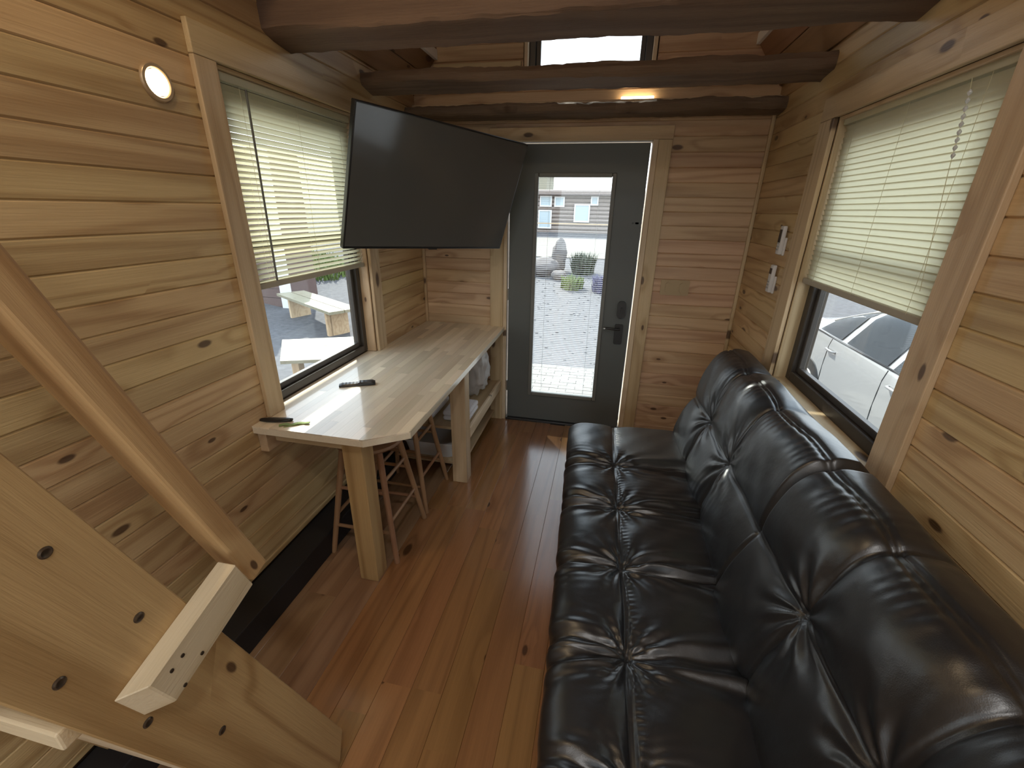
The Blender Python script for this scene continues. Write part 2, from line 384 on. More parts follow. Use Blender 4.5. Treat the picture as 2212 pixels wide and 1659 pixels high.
for nm, x0, x1, s in (('wall_loft_left', SI-.10, SI, 1), ('wall_loft_right', SO, SO+.10, -1)):
    o = struct(box(nm, x0, x1, YF, YB, 2.60, 3.12, BACKING))
    z = 2.60
    while z < 3.11:
        z2 = min(z+.13, 3.12)
        if s > 0: plank(o, ROT['left'], (x1, YF, (z+z2)/2), YB-YF, z2-z-.001, CEILW)
        else: plank(o, ROT['right'], (x0, YB, (z+z2)/2), YB-YF, z2-z-.001, CEILW)
        z = z2
LTRIM = plain('loft_trim_white', (.93, .93, .95), .4)
struct(box('trim_loft_left', SI-.030, SI+.022, 1.5, YB-.001, 2.545, 2.60, LTRIM, bev=.003))
struct(box('trim_loft_right', SO-.022, SO+.030, 1.5, YB-.001, 2.545, 2.60, LTRIM, bev=.003))
struct(board('trim_1', SI, GW[0]-.03, YB-.03, YB, 2.485, 2.515, TRIMW, g='x'))
struct(board('trim_2', XL, XR, YB-.045, YB, 2.262, 2.290, TRIMW, g='x'))

# corner trims
struct(board('trim_3', XL, XL+.022, YB-.022, YB, ZT, 2.2, TRIMW, g='z', bev=.006))
struct(board('trim_4', XR-.022, XR, YB-.022, YB, .0, 2.2, TRIMW, g='z', bev=.006))

# ------------------------------------------------------------------ beams
def beam(name, y0, y1, zfb, zbb, ztop, label):
    """hand-hewn log beam with wavering arrises, local X = world x"""
    bm = bmesh.new(); n = 110; rings = []; L0, L1 = XL, XR
    for i in range(n+1):
        x = L0+(L1-L0)*i/n
        def nz(k, a): return a*.9*noise.noise(Vector((x*2.1+k*9.7, k*3.3+y0*5, 0)))+a*.7*noise.noise(Vector((x*9+k*7, y0*3, k)))+a*.35*noise.noise(Vector((x*27+k*5, y0*3, k)))
        pts = [(y0+.012+nz(1, .010), ztop+nz(2, .014)), (y0+.002+nz(15, .008), ztop-.012+nz(2, .012)), (y0-.004+nz(3, .008), (ztop+zfb)/2+nz(4, .008)), (y0+nz(5, .008), zfb+.006+nz(6, .008)), (y0+.010+nz(16, .008), zfb-.004+nz(6, .009)),
               (y0+.35*(y1-y0), zfb*.6+zbb*.4-.003+nz(7, .007)), (y0+.75*(y1-y0), zfb*.25+zbb*.75-.003+nz(8, .007)), (y1-.010+nz(9, .010), zbb+nz(10, .007)), (y1+nz(17, .008), zbb+.012+nz(10, .006)),
               (y1+nz(11, .01), (ztop+zbb)/2), (y1+nz(12, .01), ztop+nz(13, .012)), ((y0+y1)/2, ztop+nz(14, .014))]
        rings.append([bm.verts.new((x, a, b_)) for a, b_ in pts])
    for a, b_ in zip(rings, rings[1:]):
        m_ = len(a)
        for k in range(m_): bm.faces.new((a[k], a[(k+1) % m_], b_[(k+1) % m_], b_[k]))
    bm.faces.new(rings[0]); bm.faces.new(rings[-1][::-1])
    bmesh.ops.translate(bm, verts=bm.verts, vec=(0, -(y0+y1)/2, -zbb))
    o = from_bm(name, bm, BEAMW, None, Matrix.Translation((0, (y0+y1)/2, zbb)), smooth=28)
    return tag(o, label, 'beam')
beam('ceiling_beam', 1.80, 1.975, 2.270, 2.240, 2.42, 'dark hewn log beam across the very top of the picture, nearest of the three beams')
beam('ceiling_beam', 2.52, 2.665, 2.258, 2.232, 2.318, 'dark rough hewn log beam passing just under the gable window, middle of the three beams')
beam('ceiling_beam', 3.06, YB-.048, 2.205, 2.188, 2.262, 'dark hewn beam lying against the back wall just above the door casing')

# ------------------------------------------------------------------ gable window
def window_unit(name, axis, pos, out, u0, u1, z0, z1, fw=.05, dep=.07, rail=None, sash=.028):
    """frame in a reveal. pos: inner plane of the frame, out = +-1 outwards"""
    def B(nm, ua, ub, za, zb, d0, d1, mat, par, bev=.003):
        a, b_ = sorted((pos+out*d0, pos+out*d1))
        if axis == 'x': return box(nm, a, b_, ua, ub, za, zb, mat, par, bev=bev)
        return box(nm, ua, ub, a, b_, za, zb, mat, par, bev=bev)
    bm = bmesh.new()
    root = None
    a, b_ = sorted((pos, pos+out*dep))
    for (ua, ub, za, zb) in ((u0, u0+fw, z0, z1), (u1-fw, u1, z0, z1), (u0+fw, u1-fw, z0, z0+fw), (u0+fw, u1-fw, z1-fw, z1)):
        if axis == 'x': add_box(bm, a, b_, ua, ub, za, zb, .003, 1)
        else: add_box(bm, ua, ub, a, b_, za, zb, .003, 1)
    root = struct(from_bm(name, bm, BRONZE))
    bm = bmesh.new(); a, b_ = sorted((pos+out*.018, pos+out*.045)); f2 = fw+sash; e = .0005
    for (ua, ub, za, zb) in ((u0+fw+e, u0+f2, z0+fw+e, z1-fw-e), (u1-f2, u1-fw-e, z0+fw+e, z1-fw-e), (u0+f2, u1-f2, z0+fw+e, z0+f2), (u0+f2, u1-f2, z1-f2, z1-fw-e)):
        if axis == 'x': add_box(bm, a, b_, ua, ub, za, zb, .003, 1)
        else: add_box(bm, ua, ub, a, b_, za, zb, .003, 1)
    if rail:
        if axis == 'x': add_box(bm, a, b_, u0+f2, u1-f2, rail-.02, rail+.02, .003, 1)
    from_bm('sash', bm, BRONZE, root)
    B('window_pane', u0+f2-.004, u1-f2+.004, z0+f2-.004, z1-f2+.004, .028, .033, GLASS, root, bev=0)
    return root
window_unit('window_1', 'y', YB+.03, 1, GW[0]+.012, GW[1]-.012, GW[2]+.01, GW[3]-.01, fw=.04, sash=.03)
struct(board('trim_5', GW[0]-.012, GW[0]+.012, YB-.02, YB+.08, GW[2], 3.1, PALEW, g='z'))
struct(board('trim_6', GW[1]-.012, GW[1]+.012, YB-.02, YB+.08, GW[2], 3.1, PALEW, g='z'))

# ------------------------------------------------------------------ side windows
window_unit('window_2', 'x', XL-.055, -1, WL[0]+.014, WL[1]-.014, .808, WL[3]-.014, rail=1.50, fw=.038)
window_unit('window_3', 'x', XR+.055, 1, WR[0]+.014, WR[1]-.014, .872, WR[3]-.014, rail=1.50)
window_unit('window_4', 'x', XL-.05, -1, WK[0]+.004, WK[1]-.004, WK[2]+.004, WK[3]-.004)  # this and the next two are added to let in fill daylight
window_unit('window_5', 'x', XR+.05, 1, WK[0]+.004, WK[1]-.004, WK[2]+.004, WK[3]-.004)
window_unit('window_6', 'y', YF-.05, -1, WF[0]+.004, WF[1]-.004, WF[2]+.004, WF[3]-.004)
def casing(name, xw, s, y0o, y0, y1, y1o, z0, zt, zto, th=.02, jd=.14):
    """pine casing boards and jamb liners; s = +1 left wall, -1 right wall (direction into the room)"""
    a, b_ = sorted((xw, xw+s*th))
    root = struct(board(name, a, b_, y0o, y1o, zt, zto, TRIMW, g='y'))
    board('casing', a, b_, y0o, y0, z0, zt-.001, TRIMW, root, g='z')
    board('casing', a, b_, y1, y1o, z0, zt-.001, TRIMW, root, g='z')
    a, b_ = sorted((xw-s*.001, xw-s*jd))
    board('jamb', a, b_, y0-.001, y0+.013, z0, zt+.013, TRIMW, root, g='z')
    board('jamb', a, b_, y1-.013, y1+.001, z0, zt+.013, TRIMW, root, g='z')
    board('jamb', a, b_, y0+.014, y1-.014, zt-.013, zt+.001, TRIMW, root, g='y')
    return root
casing('trim_window_left', XL, 1, 1.429, 1.52, 2.405, 2.508, ZT, 2.10, 2.195)
r_ = casing('trim_window_right', XR, -1, 1.305, 1.422, 2.350, 2.486, .80, 2.036, 2.129)
board('sill', XR-.006, XR+.135, 1.42, 2.352, .845, .871, TRIMW, r_, g='y')

# blinds -----------------------------------------------------------
def blind(label, xb, y0, y1, ztop, zbot, tilt, sroom, pitch=.0215, tiltz=0.0):
    root = thing('window_blind', label, 'blind', (xb, (y0+y1)/2, zbot), 'cream mini blinds in the side windows' if False else None)
    yc = (y0+y1)/2
    box('head_rail', xb-.014, xb+.014, y0, y1, ztop-.028, ztop, SLAT, root, bev=.002)
    Ln = y1-y0-.006; n = int((ztop-.045-zbot-.022)/pitch)+1
    bm = bmesh.new(); k = 5; W = .025
    rows = []
    for i in range(k):
        t_ = i/(k-1)-.5; px = t_*W; pz = .0022*(1-4*t_*t_)
        rows.append([bm.verts.new((px, -Ln/2, pz)), bm.verts.new((px, Ln/2, pz))])
    for a, c in zip(rows, rows[1:]): bm.faces.new((a[0], c[0], c[1], a[1]))
    me = bpy.data.meshes.new('slat'); bm.to_mesh(me); bm.free(); me.materials.append(SLAT)
    for p in me.polygons: p.use_smooth = True
    for i in range(n):
        z = ztop-.045-i*pitch
        o = bpy.data.objects.new('slat', me)
        jit = random.uniform(-.03, .03)
        link(o, root, Matrix.Translation((xb, yc, z)) @ Matrix.Rotation(tilt(i/n)+jit, 4, 'Y') @ Matrix.Rotation(random.uniform(-.0012, .0012)+tiltz*i/n, 4, 'X'))
    box('bottom_rail', xb-.013, xb+.013, y0, y1, zbot, zbot+.024, RAILM, root, bev=.003)
    for f in (.12, .5, .88):
        yy = y0+(y1-y0)*f
        for dx in (-.0125, .0125):
            tube('cord', [(xb+dx, yy, zbot+.018), (xb+dx, yy, ztop-.028)], .0007, SLAT, root, n=4)
    return root
BL = blind('cream mini blind half lowered in the left window behind the television', XL-.026, 1.540, 2.385, 2.085, 1.325, lambda f: -.80+.04*math.sin(f*6), 1)
tube('tilt_wand', [(XL-.006, 1.665, 2.05), (XL-.004, 1.645, 1.352)], .0042, plain('wand_plastic', (.10, .10, .085), .3), BL)
BR = blind('cream mini blind lowered and closed in the right window above the sofa', XR+.028, 1.440, 2.330, 2.030, 1.352, lambda f: 1.33-.10*f, -1)
bw = thing('clear_blind_wand', 'clear twisted tilt wand hanging over the right window blind', 'blind wand', (XR-.004, 1.56, 1.80))
CLEARP = plain('clear_plastic', (.55, .56, .55), .12, spec=.9)
for i in range(9): lathe('bead', [(.001, 0), (.005, .006), (.0055, .010), (.001, .016)], CLEARP, bw, (XR+.001, 1.585-.0028*i, 1.955-.019*i), n=8)
tube('cord', [(XR+.004, 1.60, 2.0), (XR+.001, 1.585, 1.96), (XR+.001, 1.56, 1.78), (XR+.002, 1.50, 1.45)], .001, SLAT, bw, n=4)

# ------------------------------------------------------------------ door
DX0, DX1, DZ0, DZ1, DY = -.698, .218, .022, 2.060, YB+.012
GX0, GX1, GZ0, GZ1 = -.500, .001, .262, 1.862
bm = bmesh.new()
for (xa, xb, za, zb) in ((DX0, GX0-.004, DZ0, DZ1), (GX1+.004, DX1, DZ0, DZ1), (GX0-.004, GX1+.004, DZ0, GZ0-.004), (GX0-.004, GX1+.004, GZ1+.004, DZ1)):
    add_box(bm, xa, xb, DY, DY+.045, za, zb)
door = struct(from_bm('door_1', bm, DOORM))
fr = .024
for nm, (xa, xb, za, zb) in zip(('lite_frame',)*4, ((GX0-fr, GX0+.004, GZ0-fr, GZ1+fr), (GX1-.004, GX1+fr, GZ0-fr, GZ1+fr), (GX0+.005, GX1-.005, GZ0-fr, GZ0+.004), (GX0+.005, GX1-.005, GZ1-.004, GZ1+fr))):
    box(nm, xa, xb, DY-.013, DY+.01, za, zb, DTRIM, door, bev=.005)
box('window_pane', GX0+.001, GX1-.001, DY+.008, DY+.011, GZ0+.001, GZ1-.001, GLASS, door)
bm = bmesh.new(); z = GZ0+.008
while z < GZ1-.004:
    add_box(bm, GX0+.003, GX1-.003, DY+.0165, DY+.0265, z, z+.0004); z += .0145
o = from_bm('blind_slats', bm, DSLAT, door); o['kind'] = 'stuff'; o['label'] = 'thin blind slats sealed between the door panes'
bm = bmesh.new()
for xx in (-.42, -.08): add_box(bm, xx-.0007, xx+.0007, DY+.0155, DY+.0163, GZ0+.003, GZ1-.003)
from_bm('ladder_cord', bm, WHITE, door)
# lock set
def plate(name, x, z, w_, h_, y, d, r, mat, parent, n=8):
    bm = bmesh.new(); pts = []
    for cx, cz, a0 in ((x+w_/2-r, z+h_/2-r, 0), (x-w_/2+r, z+h_/2-r, 90), (x-w_/2+r, z-h_/2+r, 180), (x+w_/2-r, z-h_/2+r, 270)):
        for i in range(n+1):
            a = math.radians(a0+90*i/n); pts.append((cx+r*math.cos(a), cz+r*math.sin(a)))
    A = [bm.verts.new((a, y, c)) for a, c in pts]; B = [bm.verts.new((a, y-d, c)) for a, c in pts]
    bm.faces.new(A); bm.faces.new(B[::-1])
    for i in range(len(A)): bm.faces.new((A[i], A[(i+1) % len(A)], B[(i+1) % len(A)], B[i]))
    bmesh.ops.bevel(bm, geom=[e for e in bm.edges if all(v.co.y < y-d+1e-5 for v in e.verts)], offset=.003, segments=2, affect='EDGES')
    return from_bm(name, bm, mat, parent, smooth=40)
lk = plate('lock_housing', .150, .985, .062, .125, DY, .028, .030, DARKMET, door)
plate('thumb_turn', .150, .985, .012, .040, DY-.028, .016, .005, DARKMET, lk)
rp_ = plate('handle_plate', .146, .800, .060, .150, DY, .018, .010, DARKMET, door)
tube('door_handle', [(.146, DY-.018, .845), (.146, DY-.055, .845), (.125, DY-.06, .848), (.045, DY-.058, .852)], .008, DARKMET, rp_, n=10)
lathe('latch_tip', [(.001, 0), (.010, .001), (.009, .010), (.001, .012)], CHROME, rp_, (.042, DY-.058, .846), n=12)
for dz in (0, .0): plate('strike', .188, 1.578, .022, .012, DY, .003, .002, DARKMET, door)
plate('strike', .160, 1.578, .012, .012, DY, .003, .002, DARKMET, door)
for hz in (.30, 1.05, 1.82): box('hinge', DX0-.008, DX0-.001, DY-.004, DY+.03, hz-.045, hz+.045, CHROME, door, bev=.002)
# door casing / jamb
dc = struct(board('trim_door', -.835, .347, YB-.02, YB, 2.075, 2.153, TRIMW, g='x'))
board('casing', -.835, -.735, YB-.02, YB, 0, 2.074, TRIMW, dc, g='z')
board('casing', .262, .345, YB-.02, YB, 0, 2.074, TRIMW, dc, g='z')
board('jamb', -.735, -.708, YB-.012, YB+.13, .0, 2.10, PALEW, dc, g='z')
board('jamb', .228, .262, YB-.012, YB+.13, .0, 2.10, PALEW, dc, g='z')
board('jamb', -.706, .226, YB-.012, YB+.13, 2.070, 2.10, PALEW, dc, g='x')
box('threshold', -.706, .226, YB-.012, YB+.13, -.012, .018, DARKMET, dc, bev=.003)

# black panel at the foot of the left wall
dt = struct(box('baseboard_left', XL-.001, XL+.135, -1.0, 2.28, 0, .128, DUCT, bev=.004))

# ------------------------------------------------------------------ wall plates
ot = thing('outlet_plate', 'tan double outlet plate on the plank wall right of the door', 'outlet', (.493, YB, 1.16))
plate('cover_plate', .493, 1.163, .19, .105, YB, .007, .008, CREAMP, ot)
for xx in (.445, .541): plate('socket', xx, 1.163, .034, .068, YB-.007, .003, .012, CREAMP, ot)
def remote_holder(label, y, z0, z1, scr):
    t_ = thing('remote_control', label, 'remote control', (XR, y, z0))
    box('body', XR-.030, XR-.010, y-.024, y+.024, z0, z1, WHITE, t_, bev=.006, smooth=40)
    box('display', XR-.0315, XR-.0295, y-.017, y+.017, z1-.02-scr, z1-.018, BLACK, t_, bev=.001)
    box('wall_cradle', XR-.012, XR, y-.030, y+.030, z0-.004, z0+(z1-z0)*.6, WHITE, t_, bev=.004)
    bm = bmesh.new()
    for r in range(3):
        for c in range(2): add_box(bm, XR-.0325, XR-.0300, y-.012+c*.016, y-.004+c*.016, z0+.02+r*.016, z0+.028+r*.016, .001, 1)
    from_bm('buttons', bm, plain('grey_button', (.35, .35, .35), .6), t_)
remote_holder('white remote in a wall cradle beside the right window, upper of the two', 2.615, 1.455, 1.597, .062)
remote_holder('white remote in a wall cradle beside the right window, lower of the two', 2.632, 1.255, 1.400, .028)

# recessed wall light
wlm = Matrix.Translation((XL, 1.290, 1.988)) @ Matrix.Rotation(math.pi/2, 4, 'Y')
wlt = thing('wall_light', 'round lit recessed light set in the left plank wall', 'light', (XL, 1.290, 1.988))
lathe('trim_ring', [(.036, 0), (.036, .004), (.040, .008), (.048, .008), (.052, .003), (.052, 0)], plain('ring_bronze', (.45, .33, .20), .35, metal=.4), wlt, M=wlm)
lathe('lens', [(.001, .002), (.034, .002), (.034, .007), (.020, .010), (.001, .011)], LAMPE, wlt, M=wlm)
lw = light('wall_light_glow', 'SPOT', (XL+.02, 1.29, 1.988), 3, (1, .72, .42), spot_size=math.radians(150), spot_blend=.6, shadow_soft_size=.04)
lw.rotation_euler = (0, -math.pi/2, 0); lw.parent = wlt; lw.matrix_parent_inverse = Matrix.Translation((-XL, -1.29, -1.988))

# small lamp on the ledge over the door
lg = thing('ledge_light', 'small lit bar light on the ledge above the door', 'light', (.10, YB-.03, 2.291))
box('lens', .004, .198, YB-.040, YB-.016, 2.291, 2.304, LAMPE, lg, bev=.003)

# ceiling cans added out of frame to light the room
for i, (x, y, e, c) in enumerate(FILL_CANS):
    t_ = thing('ceiling_light', ['round ceiling light over the stairs', 'round ceiling light behind the camera', 'round ceiling light at the far end behind the camera', 'round ceiling light high over the loft beams'][i], 'light', (x, y, 3.10))
    lathe('trim_ring', [(.075, 0), (.075, -.010), (.085, -.012), (.095, -.004), (.095, 0)], WHITE, t_, (x, y, 3.10))
    lathe('lens', [(.001, -.003), (.074, -.003), (.074, -.007), (.001, -.009)], CANE, t_, (x, y, 3.10))
    a = light('ceiling_light_glow', 'AREA', (x, y, 3.08), e, c, shape='DISK', size=.15)
    a.parent = t_; a.matrix_parent_inverse = Matrix.Translation((-x, -y, -3.10))

# ------------------------------------------------------------------ television
TC = Vector((-.8812, 2.4194, 1.7335)); tx = Vector((.50764, .86020, -.04857)); ty = Vector((.29670, -.12161, .94720)); tz = tx.cross(ty)
TM = Matrix(((tx.x, ty.x, tz.x, TC.x), (tx.y, ty.y, tz.y, TC.y), (tx.z, ty.z, tz.z, TC.z), (0, 0, 0, 1)))
tw, th_ = 1.105, .6355
tv = bpy.data.objects.new('television', None); link(tv, None, TM); tag(tv, 'large black flat television tilted down from the left back corner', 'television')
bm = bmesh.new(); add_box(bm, -tw/2, tw/2, -th_/2, th_/2, -.030, 0, .004, 2); from_bm('screen_bezel', bm, BLACK, tv, TM)
bm = bmesh.new(); add_box(bm, -tw/2+.008, tw/2-.008, -th_/2+.014, th_/2-.008, 0, .001); from_bm('screen', bm, SCREEN, tv, TM)
bm = bmesh.new(); add_box(bm, -.36, .36, -.24, .20, -.065, -.0305, .012, 2); from_bm('rear_housing', bm, BLACK, tv, TM)
bm = bmesh.new(); add_box(bm, -.03, .03, -th_/2-.006, -th_/2, -.02, -.003, .002, 1); from_bm('sensor_tab', bm, BLACK, tv, TM)
back = TM @ Vector((0, 0, -.07)); wp = Vector((XL, 2.95, 1.72))
el = back.lerp(wp, .5)+Vector((.10, .10, 0))
tube('mount_arm', [wp+Vector((.02, 0, 0)), el, back], .018, DARKMET, tv)
box('mount_plate', XL, XL+.02, 2.88, 3.02, 1.55, 1.90, DARKMET, tv, bev=.003)
bm = bmesh.new(); add_box(bm, -.12, .12, -.12, .12, -.078, -.0655, .003, 1); from_bm('mount_head', bm, DARKMET, tv, TM)

# ------------------------------------------------------------------ worktop
OUT = [(XL-.050, 1.522), (XL, 1.522), (XL, 1.341), (-.868, 1.341), (-.716, 1.453), (-.722, YB), (XL, YB), (XL, 2.403), (XL-.050, 2.403)]
MAIN = [(XL, 1.341), (-.868, 1.341), (-.716, 1.453), (-.722, YB-.001), (XL, YB-.001)]
wt = thing('worktop', 'long butcher block worktop with a clipped corner along the left wall', 'worktop', (-1.05, 2.3, ZT-.034))
prism('slab', MAIN, 'z', ZT-.034, ZT-.0055, BUTCH, wt, g='y', bev=.0015)
def clip(poly, cl):
    out = poly
    for i in range(len(cl)):
        a, b_ = cl[i], cl[(i+1) % len(cl)]; inp = out; out = []
        def side(p): return (b_[0]-a[0])*(p[1]-a[1])-(b_[1]-a[1])*(p[0]-a[0])
        for j in range(len(inp)):
            p, q = inp[j], inp[(j+1) % len(inp)]; sp_, sq = side(p), side(q)
            if sp_ >= 0: out.append(p)
            if (sp_ >= 0) != (sq >= 0):
                t_ = sp_/(sp_-sq); out.append((p[0]+(q[0]-p[0])*t_, p[1]+(q[1]-p[1])*t_))
        if not out: return []
    return out
x = XL; 
while x < -.716:
    x2 = min(x+.0405, -.716); y = 1.30-random.random()*.35
    while y < YB:
        ln = random.choice((.22, .34, .42, .5, .6))
        q = clip([(x+.0002, y+.0002), (x2-.0002, y+.0002), (x2-.0002, y+ln-.0002), (x+.0002, y+ln-.0002)], MAIN)
        ar = abs(sum(q[i][0]*q[(i+1) % len(q)][1]-q[(i+1) % len(q)][0]*q[i][1] for i in range(len(q)))) if len(q) > 2 else 0
        if ar > 2e-4: prism('stave', q, 'z', ZT-.0054, ZT, BUTCH, wt, g='y')
        y += ln
    x = x2
board('window_ledge', XL-.055, XL-.0005, 1.534, 2.391, ZT-.03, ZT, BUTCH, wt, g='y', bev=.001)
# posts
board('leg', -1.005, -.913, 1.395, 1.485, 0, ZT-.035, STAIRW, wt, g='z', bev=.004)
board('leg', -.838, -.743, 2.254, 2.345, 0, ZT-.035, TRIMW, wt, g='z', bev=.004)
board('apron', -.913, -.876, 1.49, 2.25, ZT-.075, ZT-.0345, TRIMW, wt, g='y')
board('ledger', XL, XL+.04, 1.36, 3.2, ZT-.13, ZT-.0345, TRIMW, wt, g='y')
board('end_rail', XL+.002, -1.006, 1.41, 1.447, ZT-.10, ZT-.0345, TRIMW, wt, g='x')
# shelf under the far end
sh = thing('under_shelf', 'pine shelf under the far end of the worktop beside the door', 'shelf', (-1.05, 2.8, .32))
board('shelf_board', XL+.001, -.765, 2.35, YB-.002, .325, .345, TRIMW, sh, g='y')
board('front_rail', -.764, -.742, 2.347, YB-.022, .285, .357, PALEW, sh, g='y')
board('lower_board', XL+.14, -.80, 2.36, YB-.002, .06, .08, TRIMW, sh, g='y')

# things on and under the worktop ---------------------------------
def noisy_blob(name, c, r, mat, parent, seed, amp=.12, fr=6, sub=4, M=None):
    bm = bmesh.new(); bmesh.ops.create_icosphere(bm, subdivisions=sub, radius=1)
    for v in bm.verts:
        p = v.co.copy(); n_ = noise.fractal(p*fr*.35+Vector((seed*7, seed*3, seed)), .8, 2, 3)
        q = Vector([math.copysign(abs(a)**.7, a) for a in p]); v.co = Vector((q.x*r[0], q.y*r[1], q.z*r[2]))*(1+amp*n_)
    MM = Matrix.Translation(c) @ (M or Matrix.Identity(4))
    return from_bm(name, bm, mat, parent, MM, smooth=True)
b1 = noisy_blob('plastic_bag', (-.87, 2.87, .560), (.10, .12, .165), BAG, None, 3, amp=.22, fr=9)
tag(b1, 'cloudy white plastic bag stuffed upright on the shelf beside the door', 'bag')
def towel(name, label, x0, x1, y0, y1, z0, n, h, grp=None):
    t_ = thing(name, label, 'towel', ((x0+x1)/2, (y0+y1)/2, z0), grp)
    for i in range(n):
        bm = bmesh.new(); add_box(bm, x0+random.uniform(0, .006), x1-random.uniform(0, .006), y0+random.uniform(0, .008), y1, z0+i*h, z0+(i+1)*h-.001, h*.42, 3)
        from_bm('fold', bm, TOWEL, t_, smooth=True)
towel('folded_towel', 'white folded towels on the shelf just right of the far table post', -.96, -.775, 2.42, 2.66, .346, 2, .035)
towel('folded_towel', 'white folded blanket on the back of the under-table shelf', -1.30, -1.02, 2.42, 2.75, .346, 4, .04)
# white tray / shallow tub seen behind the stools
tr = thing('storage_tub', 'shallow white plastic tub standing under the table behind the stools', 'tub', (-1.12, 2.62, .081))
bm = bmesh.new()
def rrect(w_, d_, r, n=6):
    P_ = []
    for cx, cy, a0 in ((w_/2-r, d_/2-r, 0), (-w_/2+r, d_/2-r, 90), (-w_/2+r, -d_/2+r, 180), (w_/2-r, -d_/2+r, 270)):
        for i in range(n+1): a = math.radians(a0+90*i/n); P_.append((cx+r*math.cos(a), cy+r*math.sin(a)))
    return P_
rs = []
for w_, d_, z in ((.34, .40, 0), (.38, .44, .10), (.40, .46, .105), (.40, .46, .115), (.375, .435, .115), (.335, .395, .008)):
    rs.append([bm.verts.new((a, c, z)) for a, c in rrect(w_, d_, .06)])
for a, c in zip(rs, rs[1:]):
    for i in range(len(a)): bm.faces.new((a[i], a[(i+1) % len(a)], c[(i+1) % len(a)], c[i]))
bm.faces.new(rs[0][::-1]); bm.faces.new(rs[-1])
from_bm('tub_body', bm, WHITE, tr, Matrix.Translation((-1.05, 2.60, .081)), smooth=40)

# tv remote on the worktop
RA = math.atan2(.08, .16)
RMx = Matrix.Translation((-1.185, 1.852, ZT)) @ Matrix.Rotation(RA, 4, 'Z')
rc = bpy.data.objects.new('remote_control', None); link(rc, None, RMx); tag(rc, 'slim black television remote lying on the butcher block worktop', 'remote control')
bm = bmesh.new(); rs = []
for i in range(13):
    f = i/12; x = -.088+.176*f; w_ = .021-.004*math.sin(math.pi*min(1, f*1.5)) if f < .7 else .021; h_ = .020 if f > .55 else .014
    e = 1 if 0 < i < 12 else .75
    rs.append([bm.verts.new((x, y, z)) for y, z in ((-w_*e, .003), (-w_*e, h_*.6), (-w_*.7*e, h_*e), (w_*.7*e, h_*e), (w_*e, h_*.6), (w_*e, .003), (w_*.7, 0), (-w_*.7, 0))])
for a, c in zip(rs, rs[1:]):
    for i in range(8): bm.faces.new((a[i], a[(i+1) % 8], c[(i+1) % 8], c[i]))
bm.faces.new(rs[0]); bm.faces.new(rs[-1][::-1])
from_bm('body', bm, BLACK, rc, RMx, smooth=40)
bm = bmesh.new()
for r in range(8):
    for c in range(3):
        x = -.072+r*.0175; add_box(bm, x-.004, x+.004, -.0095+c*.0095-.003, -.0095+c*.0095+.003, .0130 if x < 0 else .0195, .0155 if x < 0 else .0215, .0008, 1)
o = from_bm('buttons', bm, plain('dark_button', (.06, .06, .065), .4), rc, RMx); o['kind'] = 'stuff'
# dark pouch with a strap at the near wall end of the worktop
po = thing('dark_pouch', 'flat dark pouch at the wall end of the worktop', 'pouch', (-1.31, 1.40, ZT))
bm = bmesh.new(); rs = []
for i in range(17):
    f = i/16; x = -1.365+.125*f; y = 1.392+.028*f; w_ = .021*math.sin(math.pi*min(max(f, .06), .94))**.45
    rs.append([bm.verts.new((x, y+w_*math.cos(a), ZT+.0065+.006*math.sin(a)*(1+.3*math.sin(f*9)))) for a in [2*math.pi*k/10 for k in range(10)]])
for a, c in zip(rs, rs[1:]):
    for i in range(10): bm.faces.new((a[i], a[(i+1) % 10], c[(i+1) % 10], c[i]))
bm.faces.new(rs[0]); bm.faces.new(rs[-1][::-1])
from_bm('pouch_body', bm, BLACK, po, smooth=True)
STRAP = plain('green_strap', (.22, .30, .10), .8, bump=.3, bscale=300)
so = thing('green_cord', 'short olive green strap lying beside the dark pouch on the worktop', 'strap', (-1.21, 1.40, ZT))
def ribbon(nm, pts, w_, t_, mat, par):
    bm = bmesh.new(); rs = []
    for i, p in enumerate(pts):
        a = Vector(pts[max(0, i-1)]); c = Vector(pts[min(len(pts)-1, i+1)]); d = (c-a).normalized(); s = Vector((-d.y, d.x, 0))*w_; p = Vector(p)
        rs.append([bm.verts.new(p+s), bm.verts.new(p-s), bm.verts.new(p-s+Vector((0, 0, t_))), bm.verts.new(p+s+Vector((0, 0, t_)))])
    for a, c in zip(rs, rs[1:]):
        for i in range(4): bm.faces.new((a[i], a[(i+1) % 4], c[(i+1) % 4], c[i]))
    bm.faces.new(rs[0]); bm.faces.new(rs[-1][::-1]); return from_bm(nm, bm, mat, par)
ribbon('strap_loop', [(-1.262+.011*i, 1.368+.0052*i+.004*math.sin(i*1.1), ZT+.0005+.004*abs(math.sin(i*.8))) for i in range(11)], .008, .003, STRAP, so)
ribbon('strap_tail', [(-1.236+.008*i, 1.364+.006*i, ZT+.0005) for i in range(8)], .003, .002, STRAP, so)

